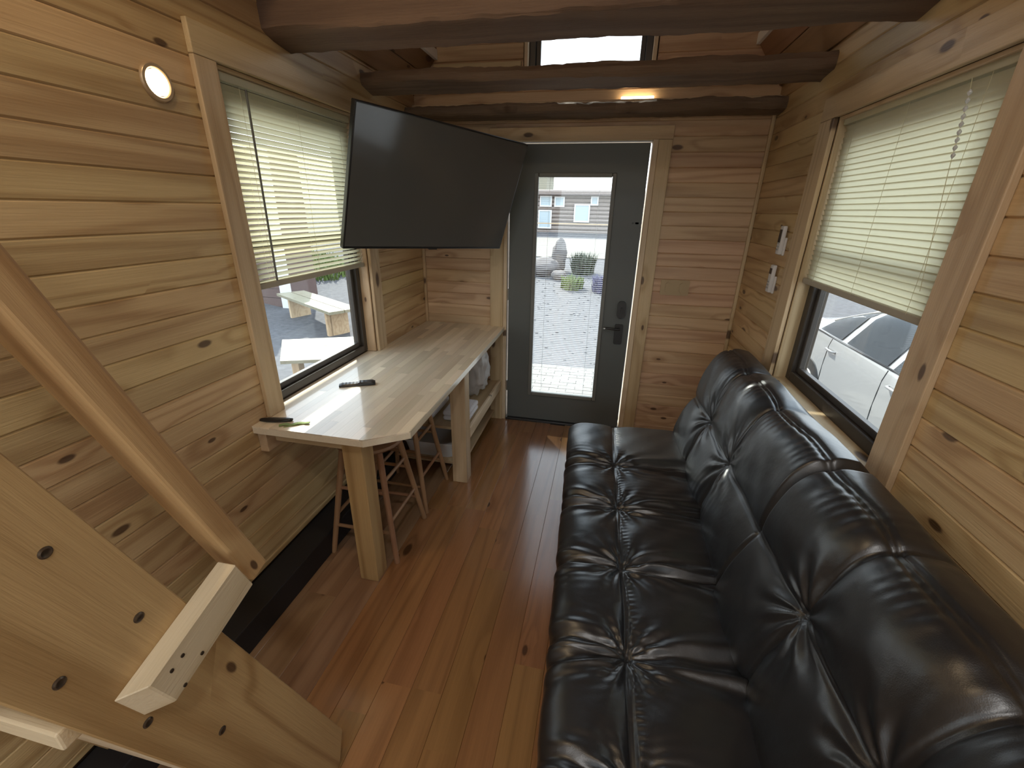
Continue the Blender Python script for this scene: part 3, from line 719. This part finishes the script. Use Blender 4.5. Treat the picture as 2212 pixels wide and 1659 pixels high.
# ------------------------------------------------------------------ stools
def stool(label, cx, cy, rot):
    M0 = Matrix.Translation((cx, cy, 0)) @ Matrix.Rotation(rot, 4, 'Z')
    t_ = bpy.data.objects.new('wooden_stool', None); link(t_, None, M0); tag(t_, label, 'stool', None)
    H = .61
    lathe('seat', [(.02, H-.034), (.13, H-.034), (.155, H-.026), (.165, H-.014), (.160, H-.003), (.145, H), (.08, H-.006), (.001, H-.010)], STOOLW, t_, M=M0, n=40)
    def P(sx, sy, z):
        f = z/(H-.03); a = .175*(1-f)+.095*f; return M0 @ Vector((sx*a, sy*a, z))
    cs = [(-1, -1), (1, -1), (1, 1), (-1, 1)]
    for sx, sy in cs: stick('leg', P(sx, sy, 0), P(sx, sy, H-.03), .013, .016, STOOLW, t_, n=12)
    for k in range(4):
        a, c = cs[k], cs[(k+1) % 4]
        for z in ((.16, .37) if k % 2 == 0 else (.22, .43)): stick('rung', P(*a, z), P(*c, z), .009, .009, STOOLW, t_, n=8)
    return t_
stool('round brown wooden stool tucked under the near end of the worktop', -1.055, 1.700, .0)
stool('second brown wooden stool under the worktop, behind the near stool', -1.060, 2.092, .0)

# ------------------------------------------------------------------ ship-ladder stairs
st = thing('ladder_stair', 'steep pine ladder stair with bolted side board at the lower left', 'stairs', (-1.0, .6, 0))
YZd = Vector((0, .3195, -.9476)); YZn = Vector((0, .9476, .3195))
SR = Matrix(((0, 0, 1), (YZd.y, -YZn.y, 0), (YZd.z, -YZn.z, 0)))     # local x = down the slope
SR = Matrix((YZd, Vector((1, 0, 0)).cross(YZd), Vector((1, 0, 0)))).transposed()
sx = -.68
top_y = lambda z: .739+(.11-z)*.3372
bot_y = lambda z: .574-(z)*.3372
poly = [(.739, .11), (.700, 0), (.574, 0), (bot_y(2.35), 2.35), (top_y(2.35), 2.35)]
prism('stringer', poly, 'x', sx-.040, sx, STAIRW, st, g=SR, bev=.002)
prism('stringer', poly, 'x', XL+.003, XL+.043, STAIRW, st, g=SR, bev=.002)
for i in range(7):
    z = .285*(i+1)+.074
    if z > 2.3: break
    y0 = bot_y(z)-(.012 if z > .8 else -.012); y1 = top_y(z)-.012
    board('tread', XL+.044, sx-.041, y0, y1, z-.038, z, PALEW, st, g='x', bev=.004)
BOLT = plain('bolt_head', (.10, .075, .055), .35, metal=.7)
RB = Matrix.Rotation(math.pi/2, 4, 'Y')
for (y, z) in ((.307, 1.228), (.371, 1.036), (.262, 1.040), (.327, .844), (.425, .652), (.236, 1.30)):
    lathe('bolt', [(.0085, -.001), (.0085, .001), (.006, .0025), (.003, .0012), (.001, .0012)], BOLT, st, M=Matrix.Translation((sx, y, z)) @ RB, n=16)
# handrail and its bracket block
hr = [Vector((0, .585, .897)), Vector((0, .626, .911))]
rail_top = 2.30
def rl(y, z, zt): return y+(z-zt)*.3372
bm = bmesh.new()
RM = Matrix.Translation((-.7225, .6055, .904)) @ Matrix((-YZd, YZn, Vector((-1, 0, 0)))).transposed().to_4x4()
add_box(bm, 0, 1.45, -.0255, .0215, -.0425, .0225, .006, 2)
from_bm('handrail', bm, STAIRW, st, RM)
P0 = Vector((-.66, .327, .948)); Ld = Vector((0, .948, .318)); Bd = Vector((0, .318, -.948))
BMx = Matrix((Ld, Bd, Ld.cross(Bd))).transposed().to_4x4(); BMx.translation = P0
bm = bmesh.new(); add_box(bm, 0, .202, 0, .080, -.0195, .0205, .002, 1)
for v_ in bm.verts:                          # obliquely sawn near end
    if v_.co.x < .02: v_.co.x -= .028*max(0, (v_.co.z+.0195)/.04)
from_bm('rail_block', bm, PALEW, st, BMx)
for (y, z) in ((.362, .935), (.413, .909), (.384, .942), (.372, .885)):
    lathe('screw', [(.0035, -.001), (.0035, .0006), (.001, .0006)], BOLT, st, M=Matrix.Translation((-.6395, y, z)) @ RB, n=10)

# ------------------------------------------------------------------ sofa
def vnoise(a, b_, s=0):
    return np.sin(a*1.7+s)*np.cos(b_*1.3-s*2)+.5*np.sin(a*3.9+b_*2.1+s*3)+.25*np.sin(a*8.3-b_*5.7+s)
def quilt(name, prof, y0, y1, yseams, sseam, parent, seed=0, topseam=None, bulge=.024, rend=.035, wr=.0055, ds=.005, slim=(0, 1e9), shear=0, foldmode='seat', lab=None, top=.5, dx=0):
    """upholstered pad: profile (x,z) swept along y, quilted on seams and wrinkled round the tufts"""
    pr = np.array(prof, float)
    # smooth profile by Catmull sampling
    P = np.vstack([2*pr[0]-pr[1], pr, 2*pr[-1]-pr[-2]]); pts = []
    for i in range(1, len(P)-2):
        for t_ in np.linspace(0, 1, 24, endpoint=False):
            a, b_, c, d = P[i-1], P[i], P[i+1], P[i+2]
            pts.append(.5*((2*b_)+(-a+c)*t_+(2*a-5*b_+4*c-d)*t_**2+(-a+3*b_-3*c+d)*t_**3))
    pts.append(pr[-1]); pts = np.array(pts)
    sl = np.concatenate([[0], np.cumsum(np.linalg.norm(np.diff(pts, axis=0), axis=1))]); LS = sl[-1]
    ns = int(LS/ds); ny = int((y1-y0)/ds)
    s = np.linspace(0, LS, ns+1); X = np.interp(s, sl, pts[:, 0]); Z = np.interp(s, sl, pts[:, 1])
    tx_ = np.gradient(X, s); tz_ = np.gradient(Z, s); nn = np.hypot(tx_, tz_); NX, NZ = -tz_/nn, tx_/nn
    k = np.ones(9)/9; NX = np.convolve(np.pad(NX, 4, 'edge'), k, 'valid'); NZ = np.convolve(np.pad(NZ, 4, 'edge'), k, 'valid')
    y = np.linspace(y0, y1, ny+1)
    SS, YY = np.meshgrid(s, y, indexing='ij')
    # seam positions
    s0 = sseam*LS
    ys = np.array([y0, *yseams, y1])
    dl = SS-s0
    wob = .004*np.sin(YY*9+seed)
    dS = np.abs(dl+wob)
    dy = np.min(np.abs(YY[..., None]-np.array(yseams)[None, None, :]), axis=-1)
    dys = YY-np.array(yseams)[np.argmin(np.abs(YY[..., None]-np.array(yseams)[None, None, :]), axis=-1)]
    edge_s = np.minimum(SS, LS-SS)
    def f(d, w_): return 1-np.exp(-d/w_)
    act = np.clip((SS-slim[0])/.06, 0, 1)*np.clip((slim[1]-SS)/.06, 0, 1)
    B = bulge*f(dy, .055)*f(dS, .055)*1.15
    # seam grooves (double stitched with raised ridge)
    def groove(d): return -.0055*np.exp(-((np.abs(d)-.0065)/.0035)**2)
    G = groove(dys)*np.clip(dS/.05, .4, 1)+groove(dl+wob)
    if topseam:
        dt2 = SS-topseam*LS+.006*np.sin(YY*14+seed)
        G += groove(dt2)*1.2-.006*np.exp(-(dt2/.02)**2)
        G += .0011*np.sin(YY*150+3*np.sin(YY*23))*np.exp(-((dt2+.03)/.035)**2)*(dt2 < 0)
    # tuft pinch
    dt_ = np.hypot(dy, dS)
    G -= .016*np.exp(-dt_/.035)
    # folds: run along s from the cross seams, fanning from the tufts
    ang = np.arctan2(dys, dl+1e-6)
    ray = np.sin(ang*11+vnoise(YY*3, SS*3, seed)*1.6)*np.exp(-((dt_-.07)/.075)**2)
    w1 = dys*(1+.9*np.exp(-np.abs(dl)/.12))*1.0
    run = np.sin(2*np.pi*(w1/.042)+2.2*vnoise(YY*4, SS*5, seed+2)+1.4*np.sin(SS*11+seed))*np.exp(-(dy/.075)**1.5)*np.clip(dS/.05, 0, 1)
    amp2 = .55+.45*np.sin(SS*7+YY*5+seed)
    big = vnoise(YY*5, SS*6, seed+5)*.0035
    if foldmode == 'seat':
        al = np.abs(dl); u = (dys+.010*vnoise(YY*2, SS*6, seed+1))/(al*.55+.05)
        fan = np.sin(2*np.pi*u*2.1+1.5*np.sin(YY*7+seed)+np.where(dl > 0, 1.3, 0))*np.exp(-(np.abs(u)/.62)**2)*np.clip(al/.10, 0, 1)*np.exp(-(dy/.10)**2)
        W = wr*.30*ray+wr*1.15*fan*(.65+.35*np.sin(SS*9+YY*6+seed))+wr*.25*run*amp2+big
        W += .0012*np.sin(YY*2*np.pi/.021+np.sin(YY*31))*np.exp(-((dl-.022)/.014)**2)
    else: W = wr*.75*ray+wr*.25*run*amp2+big*.8
    D = B+G+W
    D *= act
    # soft ends
    de = np.minimum(YY-y0, y1-YY); t_ = np.clip(de/rend, 0, 1)
    rnd = -(rend)*(1-np.sqrt(np.clip(1-(1-t_)**2, 0, 1)))
    D = D*np.clip(de/.03, 0, 1)+rnd
    PX = X[:, None]+NX[:, None]*D; PZ = Z[:, None]+NZ[:, None]*D
    PX = PX+dx*np.clip((.80-PX)/.2, 0, 1)
    if shear: PX = PX+shear*(2.5-YY)*np.clip(1-(PX+.15)/.68, 0, 1.1)
    V = np.stack([PX, YY, PZ], -1).reshape(-1, 3)
    ia = np.arange(ns)[:, None]*(ny+1)+np.arange(ny)[None, :]
    F = np.stack([ia, ia+1, ia+ny+2, ia+ny+1], -1).reshape(-1, 4)
    # end caps
    nv = len(V); c0 = V[np.arange(ns+1)*(ny+1)].mean(0); c1 = V[np.arange(ns+1)*(ny+1)+ny].mean(0)
    V = np.vstack([V, c0, c1]); V = V-np.array([V[:, 0].mean(), (y0+y1)/2, V[:, 2].min()])[None, :]*0
    tri = []
    for i in range(ns):
        tri.append((nv, i*(ny+1), (i+1)*(ny+1))); tri.append((nv+1, (i+1)*(ny+1)+ny, i*(ny+1)+ny))
    tri.append((nv, ns*(ny+1), 0)); tri.append((nv+1, ny, ns*(ny+1)+ny))
    c = np.array([(X.min()+X.max())/2, (y0+y1)/2, Z.min()]); V = V-c
    me = bpy.data.meshes.new(name); me.from_pydata(V.tolist(), [], F.tolist()+tri); me.update()
    bm = bmesh.new(); bm.from_mesh(me); 
    fb = [0, ny, ns*(ny+1)+ny, ns*(ny+1)]
    bm.verts.ensure_lookup_table()
    try: 
        r0 = [bm.verts[j] for j in range(0, ny+1)]; r1 = [bm.verts[ns*(ny+1)+j] for j in range(0, ny+1)]
        for j in range(ny): bm.faces.new((r0[j], r1[j], r1[j+1], r0[j+1]))
    except Exception: pass
    bmesh.ops.recalc_face_normals(bm, faces=bm.faces); bm.to_mesh(me); bm.free()
    for p in me.polygons: p.use_smooth = True
    me.materials.append(LEATH)
    o = link(bpy.data.objects.new(name, me), parent, Matrix.Translation(c))
    if lab: o['label'] = lab
    return o
sf = thing('futon_sofa', 'long black tufted leather futon sofa under the right window', 'sofa', (.35, 1.3, 0))
SY0, SY1 = .10, 2.50
SE = [.60, .965, 1.325, 1.690, 2.045]
seatp = [(-.085, .215), (-.112, .245), (-.122, .30), (-.112, .355), (-.075, .388), (-.02, .402), (.08, .405), (.18, .405), (.30, .405), (.42, .403), (.52, .398), (.59, .375), (.625, .33), (.63, .27), (.61, .22)]
quilt('seat', seatp, SY0, SY1, [.25]+SE, .402, sf, seed=1, bulge=.019, wr=.015, shear=.042, slim=(.10, .95))
backp = [(.585, .355), (.548, .375), (.528, .43), (.545, .52), (.575, .62), (.605, .72), (.640, .83), (.675, .90), (.725, .937), (.785, .935), (.85, .915), (.893, .875), (.897, .80), (.87, .70), (.80, .55), (.70, .40), (.63, .36)]
quilt('backrest', backp, 1.285, SY1, [1.74, 2.14], .238, sf, seed=4, topseam=.455, bulge=.026, wr=.006, slim=(.02, .80), foldmode='back')
quilt('backrest', backp, .10, 1.282, [.22, .585, .947], .262, sf, seed=9, dx=-.022, rend=.022, topseam=.455, bulge=.026, wr=.006, slim=(.02, .80), foldmode='back')
bm = bmesh.new(); add_box(bm, -.05, .58, .16, 2.44, .155, .214, .004, 1); from_bm('base_frame', bm, BLACK, sf)
for xx in (-.0, .52):
    for yy in (.25, 1.3, 2.36): tube('leg', [(xx, yy, 0), (xx, yy, .156)], .018, CHROME, sf, n=14)

# ------------------------------------------------------------------ outdoors
GZ = -.56
def gz(x, y): 
    return GZ + (0 if y < 7 else (y-7)*1.12/17 if y < 24 else 1.12) + (0 if x > -7 else min(1.2, (-7-x)*.16))*(1 if y > 4 else 0)
GRAV = plain('gravel', (0.085, 0.084, 0.090), .95, bump=.5, bscale=11, var=.55)
bm = bmesh.new(); gx = [-40, -30, -20, -14, -11, -9, -8, -7.5, -7, -6, -4, -2, 0, 2, 4, 6, 10, 20, 40]; gy = [-20, -10, -4, 0, 2, 4, 5, 6, 7, 8, 10, 12, 14, 18, 22, 24, 30, 45, 70]
vs = [[bm.verts.new((x, y, gz(x, y))) for y in gy] for x in gx]
for i in range(len(gx)-1):
    for j in range(len(gy)-1): bm.faces.new((vs[i][j], vs[i+1][j], vs[i+1][j+1], vs[i][j+1]))
gr = struct(from_bm('ground', bm, GRAV, center=False))
PAVE = plain('pale_paver', (0.199, 0.190, 0.173), .9, bump=.4, bscale=40, var=.15)
bm = bmesh.new(); y = 3.55; k = 0
while y < 6.1:
    x = -2.0+(k % 2)*.11
    while x < 1.6:
        add_box(bm, x+.003, x+.217, y+.003, y+.107, GZ, GZ+.02+random.uniform(0, .004)); x += .22
    y += .11; k += 1
o = from_bm('paver', bm, PAVE, gr); o['kind'] = 'stuff'
bm = bmesh.new(); random.seed(3)
for i in range(500):
    x, y = random.uniform(-3.5, 2.2), random.uniform(6.3, 13); s = random.uniform(.012, .028)
    add_box(bm, x-s, x+s, y-s, y+s, gz(x, y)-.01, gz(x, y)+s*.7, s*.3, 1)
o = from_bm('pebbles', bm, plain('pebble', (0.108, 0.104, 0.108), .9, var=.3, bscale=5), gr); o['kind'] = 'stuff'
GRASS = plain('grass', (0.095, 0.147, 0.030), .8, var=.4, bscale=12)
def tuft(nm, label, cat, c, r, h, n, mat, grp=None, wd=.02):
    bm = bmesh.new()
    for i in range(n):
        a = random.uniform(0, 6.283); q = math.sqrt(random.random())*r; x, y = c[0]+q*math.cos(a), c[1]+q*math.sin(a)
        b_ = random.uniform(0, 6.283); l_ = random.uniform(.1, .45)*h; hh = h*random.uniform(.5, 1); z0 = gz(x, y)-.01
        d = Vector((math.cos(b_), math.sin(b_), 0)); s = Vector((-d.y, d.x, 0))*wd
        p = Vector((x, y, z0)); v1 = bm.verts.new(p-s); v2 = bm.verts.new(p+s); v3 = bm.verts.new(p+d*l_*.5+s*.8+Vector((0, 0, hh*.7))); v4 = bm.verts.new(p+d*l_*.5-s*.8+Vector((0, 0, hh*.7))); v5 = bm.verts.new(p+d*l_+Vector((0, 0, hh)))
        bm.faces.new((v1, v2, v3, v4)); bm.faces.new((v4, v3, v5))
    return tag(from_bm(nm, bm, mat), label, cat, grp)
tuft('grass_patch', 'bright green grass on the bank seen through the left window', 'grass', (-8.5, 11.3), 1.3, .35, 900, GRASS, wd=.03)['kind'] = 'stuff'
tuft('low_shrub', 'lime green low shrub beyond the door glass', 'shrub', (-.80, 11.6), .30, .35, 260, plain('lime_leaf', (0.138, 0.181, 0.056), .8))
tuft('dark_shrub', 'dark rounded shrub to the right of the boulders outside the door', 'shrub', (-.62, 13.6), .32, .65, 420, plain('dark_leaf', (0.060, 0.076, 0.050), .8))
tuft('lavender_clump', 'pale purple flowering clump right of the lime shrub', 'flowers', (.02, 11.4), .26, .45, 300, plain('lavender', (0.138, 0.130, 0.216), .8))
def boulder(c, r, label, seed, grp=None):
    bm = bmesh.new(); bmesh.ops.create_icosphere(bm, subdivisions=3, radius=1)
    for v in bm.verts:
        p = v.co.copy(); n_ = noise.fractal(p*.9+Vector((seed*5.1, seed*2.3, seed)), .9, 2, 3); cl_ = noise.cell(p*2+Vector((seed, 0, 0)))
        v.co = Vector((p.x*r[0], p.y*r[1], p.z*r[2]))*(1+.28*n_+.06*cl_)
    bmesh.ops.translate(bm, verts=bm.verts, vec=(c[0], c[1], gz(c[0], c[1])+r[2]*.75))
    return tag(from_bm('boulder', bm, ROCK, smooth=35), label, 'boulder', grp)
ROCK = plain('boulder_rock', (0.130, 0.116, 0.112), .9, bump=.6, bscale=6, var=.3)
boulder((-1.40, 13.8), (.24, .24, .55), 'tall upright boulder topping the rock group outside the door', 2)
boulder((-1.75, 13.1), (.42, .38, .28), 'broad boulder at the foot of the upright rock outside the door', 5)
boulder((-1.25, 12.6), (.22, .22, .15), 'small boulder in front of the upright rock outside the door', 8)
boulder((-2.25, 12.4), (.22, .24, .20), 'pale rounded boulder at the left end of the rock group', 11)
# log cabin across the way
CABW = plain('cabin_log', (.27, .225, .20), .85, bump=.4, bscale=8, var=.15)  # log colour lightened to stand in for haze over the view
GP = plain('far_window_pane', (.40, .48, .52), .15)
cb = thing('log_cabin', 'brown two storey log cabin seen through the door glass', 'cabin', (-3, 26, .56))
bm = bmesh.new(); z = .50
while z < 2.40:
    x0, x1 = -13, 5
    r0 = []
    pr = [(24, z), (23.93, z+.03), (23.90, z+.095), (23.93, z+.16), (24, z+.19), (24.2, z+.19), (24.2, z)]
    A = [bm.verts.new((x0, a, c)) for a, c in pr]; B = [bm.verts.new((x1, a, c)) for a, c in pr]
    bm.faces.new(A); bm.faces.new(B[::-1])
    for i in range(7): bm.faces.new((A[i], A[(i+1) % 7], B[(i+1) % 7], B[i]))
    z += .19
o = from_bm('log_courses', bm, CABW, cb); o['kind'] = 'stuff'
box('side_wall', 4.8, 5, 24.2, 29, .5, 2.4, CABW, cb); box('side_wall', -13, -12.8, 24.2, 29, .5, 2.4, CABW, cb); box('rear_wall', -13, 5, 29, 29.2, .5, 2.4, CABW, cb)
ROOF = plain('cabin_roof', (.16, .13, .12), .9)
prism('roof', [(23.6, 2.34), (26.6, 2.62), (29.6, 2.34), (29.6, 2.42), (26.6, 2.70), (23.6, 2.42)], 'x', -13.4, 5.4, ROOF, cb)
for (x0, x1, z0, z1) in ((-1.72, -1.05, 1.14, 1.88), (-3.55, -2.98, .80, 1.58), (-3.50, -3.0, 1.85, 2.25), (-2.75, -2.35, 1.85, 2.22), (-.92, -.66, 1.95, 2.25)):
    bm = bmesh.new(); e = .06
    for (a, b_, c, d) in ((x0-e, x0, z0-e, z1+e), (x1, x1+e, z0-e, z1+e), (x0, x1, z0-e, z0), (x0, x1, z1, z1+e)): add_box(bm, a, b_, 23.84, 23.93, c, d)
    wf_ = from_bm('window_frame', bm, WTRIM, cb); box('window_pane', x0, x1, 23.87, 23.90, z0, z1, GP, wf_)
box('porch_rail', -5, 5, 22.6, 22.66, 1.0, 1.05, TRIMW, cb)
cr_ = thing('cream_building', 'pale cream building corner rising behind the log cabin', 'building', (-5.4, 34, 1))
box('wall', -8, -4.35, 32, 36, .5, 4.1, plain('cream_siding', (0.312, 0.293, 0.227), .9), cr_); prism('roof', [(-8.3, 4.0), (-6.2, 4.9), (-4.05, 4.0)], 'y', 31.8, 36.2, ROOF, cr_)
rdm = plain('pale_road', (0.182, 0.171, 0.151), .95, var=.08, bscale=2)
bm = bmesh.new()
q_ = [(-14, 16.2), (8, 16.2), (8, 21.5), (-14, 21.5)]
v_ = [bm.verts.new((a, c, gz(0, c)+.02)) for a, c in q_]; bm.faces.new(v_); struct(from_bm('trim_road', bm, rdm))

# left yard: low table, log bench, fire ring, neighbouring cabin
lt = thing('low_table', 'pale low wooden table on the gravel just outside the left window', 'table', (-3.6, 4.7, GZ))
tpl = [(-4.20, 4.92), (-3.62, 4.14), (-2.70, 4.52), (-3.10, 5.42)]
for i in range(5):
    f0, f1 = i/5+.004, (i+1)/5-.004
    L2 = lambda p, q, t_: (p[0]+(q[0]-p[0])*t_, p[1]+(q[1]-p[1])*t_)
    prism('top_plank', [L2(tpl[0], tpl[1], f0), L2(tpl[0], tpl[1], f1), L2(tpl[3], tpl[2], f1), L2(tpl[3], tpl[2], f0)], 'z', -.085, -.045, GREYW, lt, g='x')
for (x, y) in ((-3.98, 4.85), (-3.60, 4.40), (-2.95, 4.62), (-3.2, 5.15)): board('leg', x-.05, x+.05, y-.05, y+.05, GZ, -.086, TRIMW, lt, g='z')
lb = thing('log_bench', 'long pale wooden bench farther out in the yard beyond the low table', 'bench', (-5.5, 7.4, GZ))
d = Vector((-4.42-(-6.45), 6.80-8.05, 0)).normalized(); s = Vector((-d.y, d.x, 0))
def slab(nm, p, q, w0, w1, z0, z1, mat, par):
    p = Vector(p); q = Vector(q); prism(nm, [tuple((p+s*w0)[:2]), tuple((p+s*w1)[:2]), tuple((q+s*w1)[:2]), tuple((q+s*w0)[:2])], 'z', z0, z1, mat, par, g='x')
slab('seat_plank', (-6.45, 8.05, 0), (-4.42, 6.80, 0), -.28, -.01, -.10, -.05, GREYW, lb)
slab('seat_plank', (-6.45, 8.05, 0), (-4.42, 6.80, 0), .01, .28, -.10, -.05, GREYW, lb)
for f in (.15, .85):
    c = Vector((-6.45, 8.05, 0)).lerp(Vector((-4.42, 6.80, 0)), f); slab('leg', c-d*.04, c+d*.04, -.2, .2, GZ, -.10, TRIMW, lb)
lathe('fire_ring', [(.42, 0), (.46, 0), (.46, .16), (.42, .16), (.41, .02), (.001, .02)], plain('rust_steel', (.13, .12, .09), .8), None, (-3.55, 5.85, GZ), n=36)
tag(bpy.data.objects['fire_ring'], 'round dark steel fire ring on the gravel behind the low table', 'fire ring')
nc = thing('neighbour_cabin', 'reddish brown cabin wall with a white corner at the left yard edge', 'cabin', (-9, 10, GZ))
REDW = plain('red_brown_siding', (0.121, 0.076, 0.066), .85, var=.1, bscale=4)
for i in range(16): box('siding_board', -10.9, -6.92, 8.35, 8.41, GZ-.1+i*.2, GZ+.09+i*.2, REDW, nc)
board('corner_post', -6.92, -6.74, 8.31, 8.45, GZ-.1, 2.8, WTRIM, nc, g='z')
box('wall_core', -10.9, -6.92, 8.411, 9.6, GZ-.1, 2.7, REDW, nc)
# unseen timber beam added outside the left window to cast the worktop stripe
pg = thing('pergola', 'timber pergola beam on posts outside the left window', 'pergola', (-2.45, 3.8, GZ))
board('beam', -2.50, -2.40, 1.2, 6.9, 2.885, 3.05, TRIMW, pg, g='y')
board('post', -2.51, -2.39, 6.8, 6.92, GZ, 2.884, TRIMW, pg, g='z'); board('post', -2.51, -2.39, .9, 1.02, GZ, 3.05, TRIMW, pg, g='z')
# own roof, its overhang added to keep sun off the gable window
struct(box('roof', XL-.35, XR+.35, YF-.5, YB+.62, 3.201, 3.26, BEAMW))

# ------------------------------------------------------------------ car
CARP = plain('white_car_paint', (0.269, 0.269, 0.269), .25, coat=.8)
CG = plain('car_glass', (.02, .025, .03), .05, spec=.8)
cx_, hw = 3.37, .90
car = thing('parked_car', 'white sedan parked right outside the right window', 'car', (cx_, 4.05, GZ))
# stations: y, half width, z sill, z belt, roof half width, z roof (roof == belt -> no greenhouse)
ST = [(1.72, .62, .32, .62, .40, .66), (1.86, .80, .22, .72, .55, .78), (2.35, .89, .20, .84, .62, .90), (2.95, .90, .20, .93, .66, .98), (3.15, .90, .20, .95, .66, 1.03),
      (3.70, .90, .20, .96, .62, 1.36), (4.15, .90, .20, .97, .60, 1.435), (4.65, .90, .20, .98, .60, 1.42), (5.15, .90, .20, .99, .60, 1.32), (5.75, .89, .20, 1.01, .64, 1.07), (6.15, .86, .22, .98, .60, 1.02), (6.42, .72, .32, .86, .50, .92)]
def cs(st, y=None):
    y_, w_, zs_, zb, rw, zr = st
    return [(w_*.93, zs_), (w_, zs_+.12), (w_*1.01, (zs_+zb)/2+.06), (w_*1.0, zb-.10), (w_*.975, zb), (rw+ (w_*.975-rw)*.28, zb+(zr-zb)*.72), (rw*.90, zr-.025), (rw*.5, zr-.003), (0, zr)]
bm = bmesh.new(); rings = []
def interp(y):
    for a, b_ in zip(ST, ST[1:]):
        if a[0] <= y <= b_[0]:
            t_ = (y-a[0])/(b_[0]-a[0]); return tuple(a[i]+(b_[i]-a[i])*t_ for i in range(6))
    return ST[-1]
for st_ in ST:
    h_ = cs(st_); full = [(-a, c) for a, c in h_]+[(a, c) for a, c in h_[-2::-1]]
    rings.append([bm.verts.new((cx_+a, st_[0], GZ+c)) for a, c in full])
for a, b_ in zip(rings, rings[1:]):
    for i in range(len(a)-1): bm.faces.new((a[i], a[i+1], b_[i+1], b_[i]))
    bm.faces.new((a[-1], a[0], b_[0], b_[-1]))
bm.faces.new(rings[0][::-1]); bm.faces.new(rings[-1])
bmesh.ops.subdivide_edges(bm, edges=bm.edges[:], cuts=1, use_grid_fill=True)
from_bm('car_body', bm, CARP, car, smooth=50)
def sidep(y, z, off=.012, sgn=-1):
    """point on the car flank"""
    h_ = cs(interp(y)); zz = z
    for (a0, z0), (a1, z1) in zip(h_, h_[1:]):
        if z0 <= zz <= z1 and z1 > z0: 
            t_ = (zz-z0)/(z1-z0); return Vector((cx_+sgn*((a0+(a1-a0)*t_)+off), y, GZ+zz))
    return Vector((cx_+sgn*(h_[4][0]+off), y, GZ+zz))
def sidepatch(nm, lo, hi, ya, yb, mat, sgn, n=10, m=5, off=.012):
    bm = bmesh.new(); g_ = []
    for i in range(n+1):
        y = ya+(yb-ya)*i/n; a, b_ = lo(y), hi(y); g_.append([bm.verts.new(sidep(y, a+(b_-a)*j/m, off, sgn)) for j in range(m+1)])
    for i in range(n):
        for j in range(m): bm.faces.new((g_[i][j], g_[i+1][j], g_[i+1][j+1], g_[i][j+1]))
    bmesh.ops.solidify(bm, geom=bm.faces[:], thickness=.006)
    return from_bm(nm, bm, mat, car, smooth=40)
def wtop(y):
    # upper edge of the side glass
    pts = [(3.10, 1.02), (3.45, 1.20), (3.75, 1.325), (4.10, 1.375), (4.65, 1.365), (5.0, 1.30), (5.30, 1.195), (5.55, 1.06)]
    return float(np.interp(y, [p[0] for p in pts], [p[1] for p in pts]))
wlo = lambda y: .995+.008*(y-4)
for sgn in (-1, 1):
    sidepatch('side_window', wlo, lambda y: min(wtop(y), 1.0+(y-3.18)*1.5), 3.24, 4.07, CG, sgn)
    sidepatch('side_window', wlo, lambda y: min(wtop(y), 9), 4.16, 4.86, CG, sgn)
    sidepatch('side_window', wlo, lambda y: max(wlo(y)+.004, wtop(y)-.0), 4.98, 5.46, CG, sgn)
    for y in (3.93, 5.06):
        p = sidep(y, .86, .0, sgn)
        o = tube('door_handle', [p+Vector((0, -.09, 0)), p+Vector((sgn*.03, -.07, .004)), p+Vector((sgn*.03, .06, .006)), p+Vector((0, .08, .004))], .012, CARP, car, n=8)
    for y in (3.20, 4.12, 5.14):
        tube('door_gap', [sidep(y, z, .001, sgn) for z in (.30, .45, .6, .75, .88, .97)], .004, BLACK, car, n=5)
    tube('belt_strip', [sidep(y, .985, .006, sgn) for y in np.linspace(3.15, 5.55, 14)], .009, BLACK, car, n=6)
    tube('roof_strip', [sidep(y, wtop(y)+.012, .008, sgn) for y in np.linspace(3.3, 5.5, 18)], .010, CHROME, car, n=6)
for y in (2.62, 5.42):
    for sgn in (-1, 1):
        MW = Matrix.Translation((cx_+sgn*.80, y, GZ+.33)) @ Matrix.Rotation(sgn*math.pi/2, 4, 'Y')
        lathe('wheel', [(.10, -.10), (.33, -.10), (.335, -.06), (.335, .08), (.32, .115), (.22, .118), (.21, .10), (.001, .105)], BLACK, car, M=MW, n=28)
        lathe('hub_cap', [(.205, .119), (.20, .128), (.06, .135), (.001, .137)], CHROME, car, M=MW, n=24)
# windscreens
def crossglass(nm, ya, yb):
    bm = bmesh.new(); g_ = []
    for i in range(7):
        y = ya+(yb-ya)*i/6; st_ = interp(y); rw, zr = st_[4], st_[5]
        g_.append([bm.verts.new((cx_+rw*.86*(k/4-1), y, GZ+zr+.012-.02*abs(k/4-1)**2)) for k in range(9)])
    for i in range(6):
        for j in range(8): bm.faces.new((g_[i][j], g_[i+1][j], g_[i+1][j+1], g_[i][j+1]))
    bmesh.ops.solidify(bm, geom=bm.faces[:], thickness=.006)
    from_bm(nm, bm, CG, car, smooth=40)
crossglass('windscreen', 3.20, 3.68); crossglass('rear_window', 5.17, 5.70)
